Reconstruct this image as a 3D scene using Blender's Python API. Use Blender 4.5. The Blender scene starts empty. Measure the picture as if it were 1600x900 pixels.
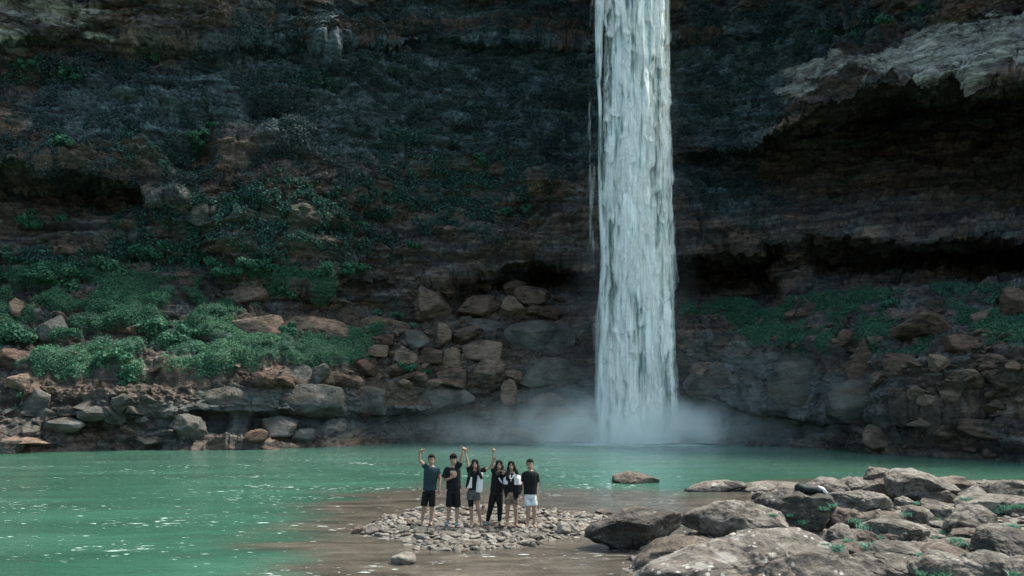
import bpy, math, random
import numpy as np
from math import radians, pi
from mathutils import Vector, Matrix

# ---------------------------------------------------------------- camera, sky, sun, exposure
SC = bpy.context.scene
COL = SC.collection
CAMZ, FPX, HY = 3.3, 1300.0, 620.0          # eye height (m), focal length and horizon row in photo pixels (1600 wide)
cam_d = bpy.data.cameras.new('camera'); cam = bpy.data.objects.new('camera', cam_d); COL.objects.link(cam)
cam_d.sensor_width = 36.0; cam_d.lens = 36.0*FPX/1600.0
cam_d.shift_y = (HY-450.0)/1600.0
cam_d.clip_start = 0.1; cam_d.clip_end = 3000
cam.location = (0, 0, CAMZ); cam.rotation_euler = (pi/2, 0, 0)
SC.camera = cam
SUN_EL, SUN_AZ = 62.0, 68.0                 # behind the cliff top
W = bpy.data.worlds.new('World'); SC.world = W; W.use_nodes = True
wn = W.node_tree; wn.nodes.clear()
wo = wn.nodes.new('ShaderNodeOutputWorld'); wb = wn.nodes.new('ShaderNodeBackground'); ws = wn.nodes.new('ShaderNodeTexSky')
ws.sky_type = 'NISHITA'; ws.sun_disc = False; ws.sun_elevation = radians(SUN_EL); ws.sun_rotation = radians(SUN_AZ)
ws.air_density = 1.0; ws.dust_density = 4.0; ws.ozone_density = 1.0
wb.inputs['Strength'].default_value = 0.15
wt = wn.nodes.new('ShaderNodeMix'); wt.data_type = 'RGBA'; wt.blend_type = 'MULTIPLY'; wt.inputs[0].default_value = 1.0
wt.inputs[7].default_value = (0.90, 1.04, 0.93, 1)          # thin cloud takes the blue out of the sky light
wn.links.new(ws.outputs[0], wt.inputs[6]); wn.links.new(wt.outputs[2], wb.inputs['Color']); wn.links.new(wb.outputs[0], wo.inputs['Surface'])
sd = bpy.data.lights.new('sun', 'SUN'); sun = bpy.data.objects.new('sun', sd); COL.objects.link(sun)
sd.energy = 3.3; sd.angle = radians(14); sd.color = (1.0, 0.95, 0.88)
sun.rotation_euler = (-radians(90-SUN_EL), 0, -radians(SUN_AZ)); sun.location = (0, 60, 90)
SC.view_settings.view_transform = 'Standard'; SC.view_settings.look = 'None'
SC.view_settings.exposure = 1.1; SC.view_settings.gamma = 1.0; SC.view_settings.use_curve_mapping = False
SC.render.engine = 'CYCLES'
SC.cycles.use_denoising = True
SC.cycles.max_bounces = 8; SC.cycles.diffuse_bounces = 3; SC.cycles.transparent_max_bounces = 32
SC.cycles.volume_bounces = 5; SC.cycles.volume_step_rate = 1.0; SC.cycles.volume_max_steps = 96
SC.cycles.sample_clamp_indirect = 4.0

rs = np.random.RandomState(7)
random.seed(11)

# ---------------------------------------------------------------- projection helpers
def wpos(px, py, Y):                        # a point Y metres away that lies on the sight line of pixel (px, py)
    return ((px-800.0)/FPX*Y, Y, CAMZ-(py-HY)/FPX*Y)
def ground_y(py): return CAMZ*FPX/(py-HY)

# ---------------------------------------------------------------- noise
TAB = rs.rand(64, 64, 64).astype(np.float32)
def vnoise(x, y, z):
    xi = np.floor(x).astype(np.int32); yi = np.floor(y).astype(np.int32); zi = np.floor(z).astype(np.int32)
    fx = (x-xi).astype(np.float32); fy = (y-yi).astype(np.float32); fz = (z-zi).astype(np.float32)
    fx = fx*fx*fx*(fx*(fx*6-15)+10); fy = fy*fy*fy*(fy*(fy*6-15)+10); fz = fz*fz*fz*(fz*(fz*6-15)+10)
    x0 = xi & 63; x1 = (xi+1) & 63; y0 = yi & 63; y1 = (yi+1) & 63; z0 = zi & 63; z1 = (zi+1) & 63
    a = TAB[x0, y0, z0]*(1-fx)+TAB[x1, y0, z0]*fx
    b = TAB[x0, y1, z0]*(1-fx)+TAB[x1, y1, z0]*fx
    c = TAB[x0, y0, z1]*(1-fx)+TAB[x1, y0, z1]*fx
    d = TAB[x0, y1, z1]*(1-fx)+TAB[x1, y1, z1]*fx
    return ((a*(1-fy)+b*fy)*(1-fz)+(c*(1-fy)+d*fy)*fz)*2-1
def fbm(x, y, z, o=4, g=0.5, seed=0.0, ridged=False):
    s = 0; a = 1.0; t = 0
    for i in range(o):
        n = vnoise(x+seed+i*17.3, y+seed*1.7+i*5.1, z-seed*0.6+i*9.7)
        if ridged: n = 1-2*np.abs(n)
        s = s+a*n; t += a; a *= g; x = x*2.03; y = y*2.03; z = z*2.03
    return s/t
JIT = rs.rand(32, 32, 32, 4).astype(np.float32)
def worley(x, y, z):
    xi = np.floor(x).astype(np.int32); yi = np.floor(y).astype(np.int32); zi = np.floor(z).astype(np.int32)
    F1 = np.full(x.shape, 9.0, np.float32); F2 = F1.copy(); ID = np.zeros(x.shape, np.float32)
    for i in (-1, 0, 1):
        for j in (-1, 0, 1):
            for k in (-1, 0, 1):
                J = JIT[(xi+i) & 31, (yi+j) & 31, (zi+k) & 31]
                d = np.sqrt((xi+i+J[..., 0]-x)**2+(yi+j+J[..., 1]-y)**2+(zi+k+J[..., 2]-z)**2).astype(np.float32)
                m = d < F1
                F2 = np.where(m, F1, np.minimum(F2, d)); ID = np.where(m, J[..., 3], ID); F1 = np.where(m, d, F1)
    return F1, F2, ID
def sstep(a, b, x):
    t = np.clip((x-a)/(b-a), 0, 1); return t*t*(3-2*t)
def blob(px, py, cx, cy, rx, ry, soft=0.5):
    d = np.sqrt(((px-cx)/rx)**2+((py-cy)/ry)**2)
    return 1-sstep(1-soft, 1+soft, d)

# ---------------------------------------------------------------- mesh helpers
def tag(o, label=None, cat=None, group=None, kind=None):
    if label: o['label'] = label
    if cat: o['category'] = cat
    if group: o['group'] = group
    if kind: o['kind'] = kind
    return o
def link(name, me, mat=None, parent=None, smooth=True):
    if mat is not None and not me.materials: me.materials.append(mat)
    if smooth: me.polygons.foreach_set('use_smooth', np.ones(len(me.polygons), bool))
    o = bpy.data.objects.new(name, me); COL.objects.link(o)
    if parent is not None: o.parent = parent
    return o
def empty(name, loc, rz=0):
    o = bpy.data.objects.new(name, None); COL.objects.link(o); o.location = loc; o.rotation_euler = (0, 0, rz)
    o.empty_display_size = 0.3
    return o
def mesh_np(name, V, F):
    me = bpy.data.meshes.new(name); V = np.asarray(V, np.float32); F = np.asarray(F, np.int32)
    me.vertices.add(len(V)); me.vertices.foreach_set('co', V.ravel())
    n = F.shape[1]
    me.loops.add(F.size); me.loops.foreach_set('vertex_index', F.ravel())
    me.polygons.add(len(F)); me.polygons.foreach_set('loop_start', np.arange(0, F.size, n, dtype=np.int32))
    me.update(calc_edges=True)
    return me
def grid_faces(nr, nc):
    a = (np.arange(nr-1)[:, None]*nc+np.arange(nc-1)[None, :]).ravel()
    return np.stack([a, a+1, a+nc+1, a+nc], 1)
def attr(me, name, arr):
    at = me.attributes.new(name, 'FLOAT', 'POINT'); at.data.foreach_set('value', np.ascontiguousarray(arr, np.float32).ravel())

# ---------------------------------------------------------------- material helpers
class M:
    def __init__(s, name):
        s.m = bpy.data.materials.new(name); s.m.use_nodes = True; s.t = s.m.node_tree; s.t.nodes.clear()
        s.out = s.t.nodes.new('ShaderNodeOutputMaterial')
    def n(s, typ, **kw):
        nd = s.t.nodes.new(typ)
        for k, v in kw.items(): setattr(nd, k, v)
        return nd
    def l(s, a, b): s.t.links.new(a, b)
    def val(s, sock, v):
        if hasattr(v, 'links') or isinstance(v, bpy.types.NodeSocket): s.l(v, sock)
        else: sock.default_value = v
    def coord(s, scale=(1, 1, 1), obj=True):
        c = s.n('ShaderNodeTexCoord'); mp = s.n('ShaderNodeMapping'); mp.inputs['Scale'].default_value = scale
        if obj: s.l(c.outputs['Object'], mp.inputs['Vector'])
        else:
            g = s.n('ShaderNodeNewGeometry'); s.l(g.outputs['Position'], mp.inputs['Vector'])
        return mp.outputs[0]
    def noise(s, vec, scale=1, detail=5, rough=0.55, dist=0.0):
        t = s.n('ShaderNodeTexNoise'); s.l(vec, t.inputs['Vector']); t.inputs['Scale'].default_value = scale
        t.inputs['Detail'].default_value = detail; t.inputs['Roughness'].default_value = rough; t.inputs['Distortion'].default_value = dist
        return t.outputs['Fac']
    def voro(s, vec, scale=1, feat='F1', out='Distance', rnd=1.0):
        t = s.n('ShaderNodeTexVoronoi', feature=feat); s.l(vec, t.inputs['Vector']); t.inputs['Scale'].default_value = scale
        t.inputs['Randomness'].default_value = rnd
        return t.outputs[out]
    def ramp(s, fac, stops):
        r = s.n('ShaderNodeValToRGB'); s.l(fac, r.inputs[0]); e = r.color_ramp.elements
        while len(e) < len(stops): e.new(0.5)
        for i, (p, c) in enumerate(stops):
            e[i].position = p; e[i].color = (c if isinstance(c, (tuple, list)) else (c, c, c))[:3]+(1,) if isinstance(c, (tuple, list)) else (c, c, c, 1)
        return r.outputs['Color']
    def mr(s, v, a, b, c=0.0, d=1.0, smooth=False):
        r = s.n('ShaderNodeMapRange'); r.clamp = True
        if smooth: r.interpolation_type = 'SMOOTHSTEP'
        s.l(v, r.inputs[0])
        for i, x in enumerate((a, b, c, d)): r.inputs[i+1].default_value = x
        return r.outputs[0]
    def mix(s, f, a, b, typ='MIX'):
        x = s.n('ShaderNodeMix', data_type='RGBA', blend_type=typ)
        s.val(x.inputs[0], f)
        for k, v in ((6, a), (7, b)):
            if isinstance(v, (tuple, list)): x.inputs[k].default_value = tuple(v)[:3]+(1,)
            else: s.l(v, x.inputs[k])
        return x.outputs[2]
    def math(s, op, a, b=None, clamp=False):
        x = s.n('ShaderNodeMath', operation=op); x.use_clamp = clamp
        s.val(x.inputs[0], a)
        if b is not None: s.val(x.inputs[1], b)
        return x.outputs[0]
    def at(s, name):
        a = s.n('ShaderNodeAttribute'); a.attribute_name = name; return a.outputs['Fac']
    def bump(s, h, strength=0.5, dist=0.1, nrm=None):
        b = s.n('ShaderNodeBump'); s.l(h, b.inputs['Height']); b.inputs['Strength'].default_value = strength; b.inputs['Distance'].default_value = dist
        if nrm is not None: s.l(nrm, b.inputs['Normal'])
        return b.outputs[0]
    def bsdf(s, col, rough=0.8, nrm=None, spec=0.3, **kw):
        p = s.n('ShaderNodeBsdfPrincipled')
        if isinstance(col, (tuple, list)): p.inputs['Base Color'].default_value = tuple(col)[:3]+(1,)
        else: s.l(col, p.inputs['Base Color'])
        s.val(p.inputs['Roughness'], rough); s.val(p.inputs['Specular IOR Level'], spec)
        if nrm is not None: s.l(nrm, p.inputs['Normal'])
        for k, v in kw.items(): s.val(p.inputs[k.replace('_', ' ')], v)
        s.l(p.outputs[0], s.out.inputs['Surface']); return p

def cliff_material():
    m = M('cliff_rock'); P = m.coord((1, 1, 1), False); PH = m.coord((0.35, 0.35, 1.5), False); PV = m.coord((1.6, 1.6, 0.22), False)
    n1 = m.noise(P, 0.35, 6, 0.6, 0.4); n2 = m.noise(PH, 1.0, 7, 0.62, 0.3); n3 = m.noise(PV, 0.7, 5, 0.6); n4 = m.noise(P, 3.2, 9, 0.74)
    red = m.mix(m.mr(m.math('ADD', m.math('MULTIPLY', n2, .5), m.math('MULTIPLY', n4, .5)), 0.40, 0.62), (0.030, 0.020, 0.016), (0.185, 0.118, 0.088))
    grey = m.mix(m.mr(n4, 0.38, 0.64), (0.020, 0.026, 0.025), (0.135, 0.125, 0.115))
    base = m.mix(m.mr(n1, 0.40, 0.58), grey, red)
    base = m.mix(m.math('MULTIPLY', m.mr(n3, 0.55, 0.72), 0.7), base, (0.026, 0.027, 0.028))
    bc = m.n('ShaderNodeTexVoronoi'); bw = m.n('ShaderNodeVectorMath', operation='ADD'); m.l(m.coord((0.45, 0.45, 1.5), False), bw.inputs[0]); m.l(m.noise(P, 0.9, 5, 0.6), bw.inputs[1]); m.l(bw.outputs[0], bc.inputs['Vector']); bc.inputs['Scale'].default_value = 1.1
    sx_ = m.n('ShaderNodeSeparateColor'); m.l(bc.outputs['Color'], sx_.inputs[0])
    bed = m.noise(m.coord((0.05, 0.05, 2.4), False), 1.0, 6, 0.7, 0.3)
    tone = m.math('MULTIPLY', m.mr(sx_.outputs[0], 0, 1, 0.65, 1.75), m.mr(bed, 0.38, 0.62, 0.60, 1.75))
    tc = m.n('ShaderNodeCombineColor'); [m.l(tone, tc.inputs[i_]) for i_ in range(3)]
    base = m.mix(1.0, base, tc.outputs[0], 'MULTIPLY')
    blue = m.mix(m.mr(n4, 0.40, 0.64), (0.024, 0.037, 0.043), (0.115, 0.158, 0.170))
    nb = m.mr(m.math('ADD', m.at('blue'), m.math('MULTIPLY', m.math('SUBTRACT', n4, 0.5), 1.2)), 0.3, 0.6)
    blue = m.mix(0.8, blue, tc.outputs[0], 'MULTIPLY')
    base = m.mix(nb, base, blue)
    grn = m.mix(m.mr(n4, 0.3, 0.7), (0.016, 0.045, 0.030), (0.06, 0.15, 0.095))
    nm = m.mr(m.math('ADD', m.at('moss'), m.math('MULTIPLY', m.math('SUBTRACT', n4, 0.5), 0.9)), 0.35, 0.6)
    sl = m.mix(m.mr(n3, 0.35, 0.68), (0.070, 0.077, 0.077), (0.22, 0.225, 0.215)); sl = m.mix(m.math('MULTIPLY', m.mr(n2, 0.5, 0.7), 0.6), sl, (0.12, 0.085, 0.065))
    base = m.mix(m.math('MULTIPLY', m.at('slab'), 0.9), base, sl)
    pst = m.noise(m.coord((0.30, 0.30, 2.2), False), 1.5, 8, 0.68, 0.5)
    pale = m.mix(m.mr(pst, 0.36, 0.60), (0.10, 0.090, 0.080), (0.80, 0.75, 0.68)); pale = m.mix(m.mr(n4, 0.5, 0.7, 0, .5), pale, (0.16, 0.14, 0.12))
    npl = m.mr(m.math('ADD', m.at('pale'), m.math('MULTIPLY', m.math('SUBTRACT', n2, 0.5), 2.6)), 0.5, 0.9)
    base = m.mix(npl, base, pale)
    tan = m.mix(m.mr(n4, 0.35, 0.7), (0.05, 0.040, 0.032), (0.21, 0.15, 0.115))
    ntn = m.mr(m.math('ADD', m.at('tan'), m.math('MULTIPLY', m.math('SUBTRACT', n2, 0.5), 1.8)), 0.45, 0.8)
    base = m.mix(ntn, base, tan)
    wv = m.n('ShaderNodeVectorMath', operation='ADD'); nt = m.n('ShaderNodeTexNoise'); m.l(P, nt.inputs['Vector']); nt.inputs['Scale'].default_value = 0.6; nt.inputs['Detail'].default_value = 5
    vs = m.n('ShaderNodeVectorMath', operation='SCALE'); m.l(nt.outputs['Color'], vs.inputs[0]); vs.inputs['Scale'].default_value = 2.2; m.l(m.coord((0.22, 0.22, 1.0), False), wv.inputs[0]); m.l(vs.outputs[0], wv.inputs[1])
    cv = m.voro(wv.outputs[0], 0.6, 'DISTANCE_TO_EDGE'); cv2 = m.math('ADD', cv, m.math('MULTIPLY', m.math('SUBTRACT', n4, 0.5), 0.12))
    base = m.mix(m.math('MULTIPLY', m.mr(cv2, 0.0, 0.035, 0.85, 0.0), m.mr(n1, 0.42, 0.55)), base, (0.018, 0.015, 0.013))
    base = m.mix(nm, base, grn)
    h = m.math('ADD', m.noise(P, 1.6, 10, 0.74), m.math('MULTIPLY', m.noise(PH, 2.6, 8, 0.7), 0.8))
    rough = m.mr(n3, 0.3, 0.7, 0.42, 0.85)
    m.bsdf(base, rough, m.bump(h, 1.0, 0.42), 0.45)
    return m.m

def rock_material(name, c0, c1, c2, scale=1.0, lichen=0.0, crack=0.5, warm=(0.5, 0.4, 0.32)):
    m = M(name); P = m.coord((1, 1, 1), False); PS = m.coord((0.5, 0.5, 2.6), False)
    oi = m.n('ShaderNodeObjectInfo')
    n1 = m.noise(P, 1.3*scale, 7, 0.62, 0.3); n2 = m.noise(PS, 3.0*scale, 6, 0.6, 0.4); n3 = m.noise(P, 9*scale, 6, 0.7)
    c = m.mix(m.mr(n1, 0.36, 0.6), c0, c1)
    c = m.mix(m.mr(n2, 0.45, 0.7), c, c2)
    c = m.mix(m.math('MULTIPLY', m.mr(n3, 0.6, 0.72), 0.55), c, tuple(x*0.35 for x in c0))
    c = m.mix(m.math('MULTIPLY', oi.outputs['Random'], 0.35), c, warm, 'MULTIPLY') if warm else c
    if name.startswith('bank') or name.startswith('dark_f'):
        n5 = m.noise(P, 2.2*scale, 8, 0.72, 0.8)
        c = m.mix(m.math('MULTIPLY', m.mr(n5, 0.51, 0.57), 0.8), c, (0.045, 0.037, 0.031))
        c = m.mix(m.math('MULTIPLY', m.mr(n5, 0.40, 0.34), 0.5), c, (0.55, 0.51, 0.46))
    if lichen > 0:
        v = m.voro(P, 7.0*scale, 'F1'); w = m.noise(P, 1.1*scale, 3, 0.5)
        f = m.math('MULTIPLY', m.mr(m.math('ADD', v, m.math('MULTIPLY', n3, 0.35)), 0.47, 0.39), m.mr(w, 0.42, 0.54))
        c = m.mix(m.math('MULTIPLY', f, lichen), c, (0.42, 0.40, 0.365))
        v2 = m.voro(P, 2.0*scale, 'F1'); f2 = m.mr(m.math('ADD', v2, m.math('MULTIPLY', n3, 0.4)), 0.60, 0.50)
        c = m.mix(m.math('MULTIPLY', f2, lichen*0.5), c, (0.36, 0.34, 0.31))
    h = m.math('ADD', m.noise(P, 5*scale, 8, 0.7), m.math('MULTIPLY', n2, crack))
    m.bsdf(c, m.mr(n3, 0.3, 0.7, 0.6, 0.95), m.bump(h, 0.95, 0.12/scale), 0.25)
    return m.m

MAT = {}
MAT['cliff'] = cliff_material()
MAT['fg'] = rock_material('bank_rock', (0.060, 0.051, 0.044), (0.25, 0.222, 0.196), (0.145, 0.125, 0.108), warm=(0.72, 0.66, 0.6))
MAT['fg_brown'] = rock_material('bank_rock_brown', (0.07, 0.055, 0.045), (0.19, 0.15, 0.125), (0.12, 0.09, 0.075), warm=(0.8, 0.75, 0.7))
MAT['fg_dark'] = rock_material('bank_rock_dark', (0.02, 0.02, 0.02), (0.075, 0.068, 0.06), (0.16, 0.14, 0.12), warm=None)
MAT['lichen'] = rock_material('lichen_rock', (0.075, 0.062, 0.053), (0.15, 0.125, 0.11), (0.22, 0.19, 0.165), lichen=1.0, warm=None)
MAT['slope'] = rock_material('slope_rock', (0.026, 0.019, 0.016), (0.125, 0.080, 0.060), (0.20, 0.13, 0.10), 0.9)
MAT['slope_tan'] = rock_material('slope_rock_tan', (0.06, 0.042, 0.033), (0.19, 0.13, 0.098), (0.27, 0.19, 0.15), 0.9, warm=(0.8, 0.75, 0.7))
MAT['slope_grey'] = rock_material('slope_rock_grey', (0.040, 0.039, 0.036), (0.150, 0.145, 0.132), (0.115, 0.084, 0.065), 0.4, warm=None)
MAT['pebble'] = rock_material('pebble', (0.055, 0.047, 0.040), (0.28, 0.25, 0.225), (0.15, 0.13, 0.112), 3.0, warm=(0.42, 0.37, 0.33))

# ---------------------------------------------------------------- the cliff: radial profiles (keys) swept round the amphitheatre
PXS = np.linspace(-420, 2020, 1560)
def ctl(*pts):
    a = np.array(pts, float); return np.interp(PXS, a[:, 0], a[:, 1])
def ctl2(pts, smooth=6):
    a = np.array(pts, float); py = np.interp(PXS, a[:, 0], a[:, 1]); dy = np.interp(PXS, a[:, 0], a[:, 2])
    k = np.ones(smooth)/smooth
    f = lambda v: np.convolve(np.pad(v, (smooth//2, smooth-1-smooth//2), 'edge'), k, 'valid')
    return f(py), f(dy)
WL = ctl((-420, 716), (0, 706), (200, 704), (450, 700), (600, 693), (800, 690), (1060, 692), (1280, 700), (1400, 711), (1600, 722), (2020, 745))
WL = np.convolve(np.pad(WL, (40, 40), 'edge'), np.ones(81)/81, 'valid')
YW = CAMZ*FPX/(WL-HY)
KEYS = [
 ('water', None, 8),
 # lower rock step
 ('undercut', [(-420,660,.5),(0,660,.4),(260,655,.3),(275,652,.9),(740,648,1.0),(760,640,.7),(900,640,1.2),(1060,612,1.4),(1150,640,1.7),(1290,664,1.5),(1330,660,.6),(1420,650,1.0),(2020,650,1.0)], 30),
 ('ledge_lip', [(-420,650,.2),(0,652,.3),(260,650,.1),(275,640,.1),(740,636,.1),(760,632,.3),(900,630,.5),(1060,604,.3),(1150,633,.3),(1290,656,.3),(1330,650,.2),(1420,640,.0),(2020,640,0)], 10),
 ('step_top', [(-420,610,1.2),(0,606,1.6),(120,600,1.5),(200,608,1.2),(280,602,.9),(700,602,.9),(760,600,1.0),(800,594,1.3),(905,585,1.8),(1060,548,1.6),(1150,545,1.5),(1300,545,1.3),(1340,570,1.5),(1420,560,1.2),(1520,552,1.4),(1600,556,1.4),(2020,556,1.4)], 66),
 ('slope_mid', [(-420,540,4.8),(0,540,5),(200,545,5),(330,556,5),(345,540,5),(560,530,5),(700,520,5),(780,508,5.2),(900,505,5.6),(1060,505,4.8),(1230,512,4.6),(1320,520,4.6),(1420,520,4.6),(1600,505,4.6),(2020,500,4.6)], 62),
 ('slope_top', [(-420,440,9),(0,446,9.6),(200,442,9.8),(330,440,9.6),(350,490,8.5),(500,480,8.6),(560,482,8.6),(640,480,8.2),(700,498,8),(760,470,9),(930,462,10.5),(1060,475,10),(1150,478,9.4),(1230,482,8.6),(1400,472,9),(1600,452,9.4),(2020,446,9.4)], 76),
 ('cave_back', [(-420,400,10.2),(0,402,10.4),(330,404,10),(350,462,9),(640,455,9),(690,452,9.2),(740,442,13),(850,428,19),(1190,420,21),(1222,438,16),(1240,420,13),(1400,396,22),(1600,390,25),(2020,390,25)], 26),
 ('cave_lip', [(-420,394,9.8),(0,396,10),(330,396,9.6),(350,440,8.6),(520,434,7.6),(640,432,7.1),(730,428,6.9),(780,414,6.8),(830,407,6.9),(930,402,7),(1050,394,7.4),(1120,392,7.6),(1185,393,7.8),(1205,374,8.0),(1222,364,8.2),(1300,364,8.6),(1400,369,8.8),(1500,367,8.8),(1600,366,8.6),(2020,360,8.6)], 40),
 ('wall_low', [(-420,330,10.6),(0,326,10.8),(200,324,10.4),(275,322,9.4),(310,335,8.4),(700,335,7.6),(930,330,8),(1060,310,8.6),(1230,320,12),(1400,320,16.5),(1600,320,18),(2020,320,18)], 44),
 ('hollow_back', [(-420,310,16),(0,300,15.5),(200,312,13.5),(272,318,10.2),(310,318,8.3),(700,300,7.6),(930,270,8.6),(1060,256,9.6),(1200,222,15),(1400,172,26),(1600,160,28),(2020,160,28)], 44),
 ('hollow_lip', [(-420,228,6.6),(0,244,7.2),(50,252,7.2),(100,269,7.2),(150,276,7.2),(200,288,7.2),(240,308,7.4),(272,316,7.7),(300,290,8),(700,262,8.1),(930,240,8.3),(1060,242,7.4),(1130,236,7.4),(1200,208,7),(1240,186,6.5),(1300,156,5.8),(1380,129,5),(1440,118,4.6),(1490,111,4.4),(1530,119,4.4),(1600,114,4.2),(2020,100,4)], 40),
 ('wall_mid', [(-420,130,9.4),(0,130,9.6),(300,140,9.7),(600,150,9.7),(930,150,9.6),(1060,140,9.2),(1250,90,8.6),(1400,75,7.2),(1600,62,6.6),(2020,50,6.4)], 96),
 ('band_low', [(-420,62,10),(0,60,10.0),(200,62,10.2),(400,66,10),(480,66,9.9),(900,67,9.8),(930,66,9.6),(1060,62,9.5),(1250,50,9.2),(1400,38,8.4),(1600,24,7.8),(2020,20,7.8)], 56),
 ('band_lip', [(-420,54,9.2),(0,54,9.0),(200,50,9.1),(400,62,9.2),(480,62,8.7),(900,62,8.6),(930,60,8.8),(1060,54,8.8),(1250,44,8.8),(1400,33,8),(1600,18,7.4),(2020,16,7.4)], 10),
 ('band_top', [(-420,8,9),(0,6,8.9),(480,20,8.8),(900,20,8.8),(1600,-12,7.4),(2020,-16,7.4)], 34),
 ('above', [(-420,-60,8.2),(2020,-60,7.4)], 34),
 ('brow', [(-420,-110,7.5),(800,-110,6.5),(900,-122,0.6),(1080,-122,0.6),(1170,-110,5),(2020,-110,6.0)], 30),
 ('rim', [(-420,-150,8),(800,-150,7),(900,-140,1),(1080,-140,1),(1170,-150,6),(2020,-150,7)], 14),
]
rows_py = []; rows_Y = []; rows_s = []
prev = (WL+28, YW-1.4); k = -1
for ki, (nm, pts, n) in enumerate(KEYS):
    if pts is None: cur = (WL.copy(), YW.copy())
    else:
        py, dy = ctl2(pts)
        wob = {'cave_lip': 4.5, 'hollow_lip': 4.5, 'band_lip': 2.5, 'step_top': 5, 'slope_top': 7, 'slope_mid': 8, 'ledge_lip': 4}.get(nm, 3)
        w = fbm(PXS/55.0, np.full_like(PXS, ki*3.3), np.zeros_like(PXS), 4)*wob*1.6
        w2 = fbm(PXS/70.0, np.full_like(PXS, ki*5.3+40), np.zeros_like(PXS), 3)*0.7
        cur = (py+w, YW+dy+w2)
    for i in range(n):
        t = i/float(n)
        rows_py.append(prev[0]*(1-t)+cur[0]*t); rows_Y.append(prev[1]*(1-t)+cur[1]*t); rows_s.append(ki+t)
    prev = cur
rows_py.append(prev[0]); rows_Y.append(prev[1]); rows_s.append(len(KEYS))
GP = np.array(rows_py); GY = np.array(rows_Y); S = np.array(rows_s)
NR0, NC = GP.shape
PXG = np.broadcast_to(PXS, GP.shape)
BX = (PXG-800)/FPX*GY; BZ = CAMZ-(GP-HY)/FPX*GY
B = np.stack([BX, GY, BZ], -1).astype(np.float32)
def gblur(A, r, c):
    for ax, n in ((0, r), (1, c)):
        if n < 1: continue
        pad = [(0, 0)]*A.ndim; pad[ax] = (n+1, n)
        cs = np.cumsum(np.pad(A, pad, 'edge').astype(np.float64), axis=ax)
        sl0 = [slice(None)]*A.ndim; sl1 = [slice(None)]*A.ndim
        sl0[ax] = slice(0, -2*n-1); sl1[ax] = slice(2*n+1, None)
        A = (cs[tuple(sl1)]-cs[tuple(sl0)])/(2*n+1)
    return A
def normals(P, r=3, c=3):
    du = np.gradient(P, axis=1); dv = np.gradient(P, axis=0)
    n = np.cross(du, dv); n = gblur(n, r, c)
    n /= np.linalg.norm(n, axis=-1, keepdims=True)+1e-9
    return n
N0 = normals(B, 4, 6)
if N0[NR0//2, NC//2, 1] > 0: N0 = -N0
X, Y, Z = B[..., 0], B[..., 1], B[..., 2]
pn1 = fbm(X/3.0, Y/3.0, Z/3.0, 4, seed=3)
pn2 = fbm(X/1.1, Y/1.1, Z/1.1, 3, seed=9)
q = 26*pn1; q2 = 20*pn2
PXN, PYN = PXG+q, GP+q*0.6+q2*0.4
def region(*bs):
    r = 0
    for b in bs: r = np.maximum(r, blob(PXN, PYN, *b))
    return r
SG = S[:, None]+0*GP
slopez = sstep(3.9, 4.3, SG)*(1-sstep(6.5, 6.9, SG))              # terrace
stepz = 1-sstep(3.85, 4.1, SG)
upz = sstep(9.0, 11.0, SG)
# moss / creeper carpet
moss = region((60,505,130,55),(190,520,150,60),(310,500,90,55),(120,455,120,28),(330,470,60,30),(250,560,110,28),(330,575,90,22),(60,580,90,18),
              (440,560,95,26),(545,555,60,26),(575,528,40,12),(640,490,25,6),(400,425,70,11),(500,428,60,9),(430,455,35,16),(0,500,40,40),(500,575,60,14),(20,620,30,14),
              (-200,500,140,60))
moss = moss*(1-0.9*region((385,460,32,14,.3),(470,515,130,17,.3),(85,515,26,18,.3),(20,562,26,16,.3),(205,535,30,14,.3),(245,572,40,8,.3),(130,468,34,14,.3),(320,545,20,10,.3),(465,585,34,10,.3),(630,560,60,40,.3)))
mossr = region((1150,492,50,10),(1210,505,70,13),(1195,530,60,8),(1290,500,60,14),(1330,525,70,13),(1400,550,60,16),(1450,555,40,14),(1540,500,70,20),(1580,535,60,16),(1380,480,80,10),(1480,470,60,10),(1560,475,60,10),(1280,545,50,6),(1640,520,50,40),(1070,490,20,10))
mossr = mossr*(1-0.95*region((1445,508,44,20,.3),(1340,565,25,30,.3),(1500,560,40,30,.3),(1600,470,22,20,.3)))
holes = sstep(0.04, 0.22, -0.08*mossr+fbm(X/2.6, Y/2.6, Z/1.6, 4, 0.6, seed=77))
mossM = np.maximum(moss, mossr*0.95)*(1-sstep(8.2, 8.6, SG))*(1-0.95*holes)
dim = region((120,420,160,30),(260,390,90,26),(420,350,200,60),(700,300,130,60),(240,240,60,30))*(sstep(5.6,6.2,SG))
upg = region((40,105,40,12),(110,118,30,10),(110,222,22,10),(305,215,24,9),(500,130,40,14),(650,215,60,12),(1290,50,40,6),(1400,28,30,6))*sstep(7.6,8.2,SG)
moss_all = np.clip(np.maximum(mossM, np.maximum(dim*0.42, upg*0.45)), 0, 1)
blue = region((700,130,260,110,.7),(620,190,220,60,.6),(860,180,90,90,.6),(1130,120,90,110,.6),(1250,60,90,50,.5),(480,60,60,40),(560,15,120,14),(780,10,200,12),(380,120,90,80,.6),(200,170,160,60,.6),(1120,290,60,60))*sstep(8,9,SG)
pale = region((60,25,130,34,.4),(170,60,40,16),(10,60,60,14))*.72*sstep(10.8,11.02,SG)
pale = np.maximum(pale, 1.1*region((1500,80,95,42,.6),(1580,60,60,44,.6),(1310,112,90,15,.6),(1235,135,40,15,.6),(1420,98,60,20,.6),(1640,70,80,40))*sstep(10.8,11.02,SG))
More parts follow.
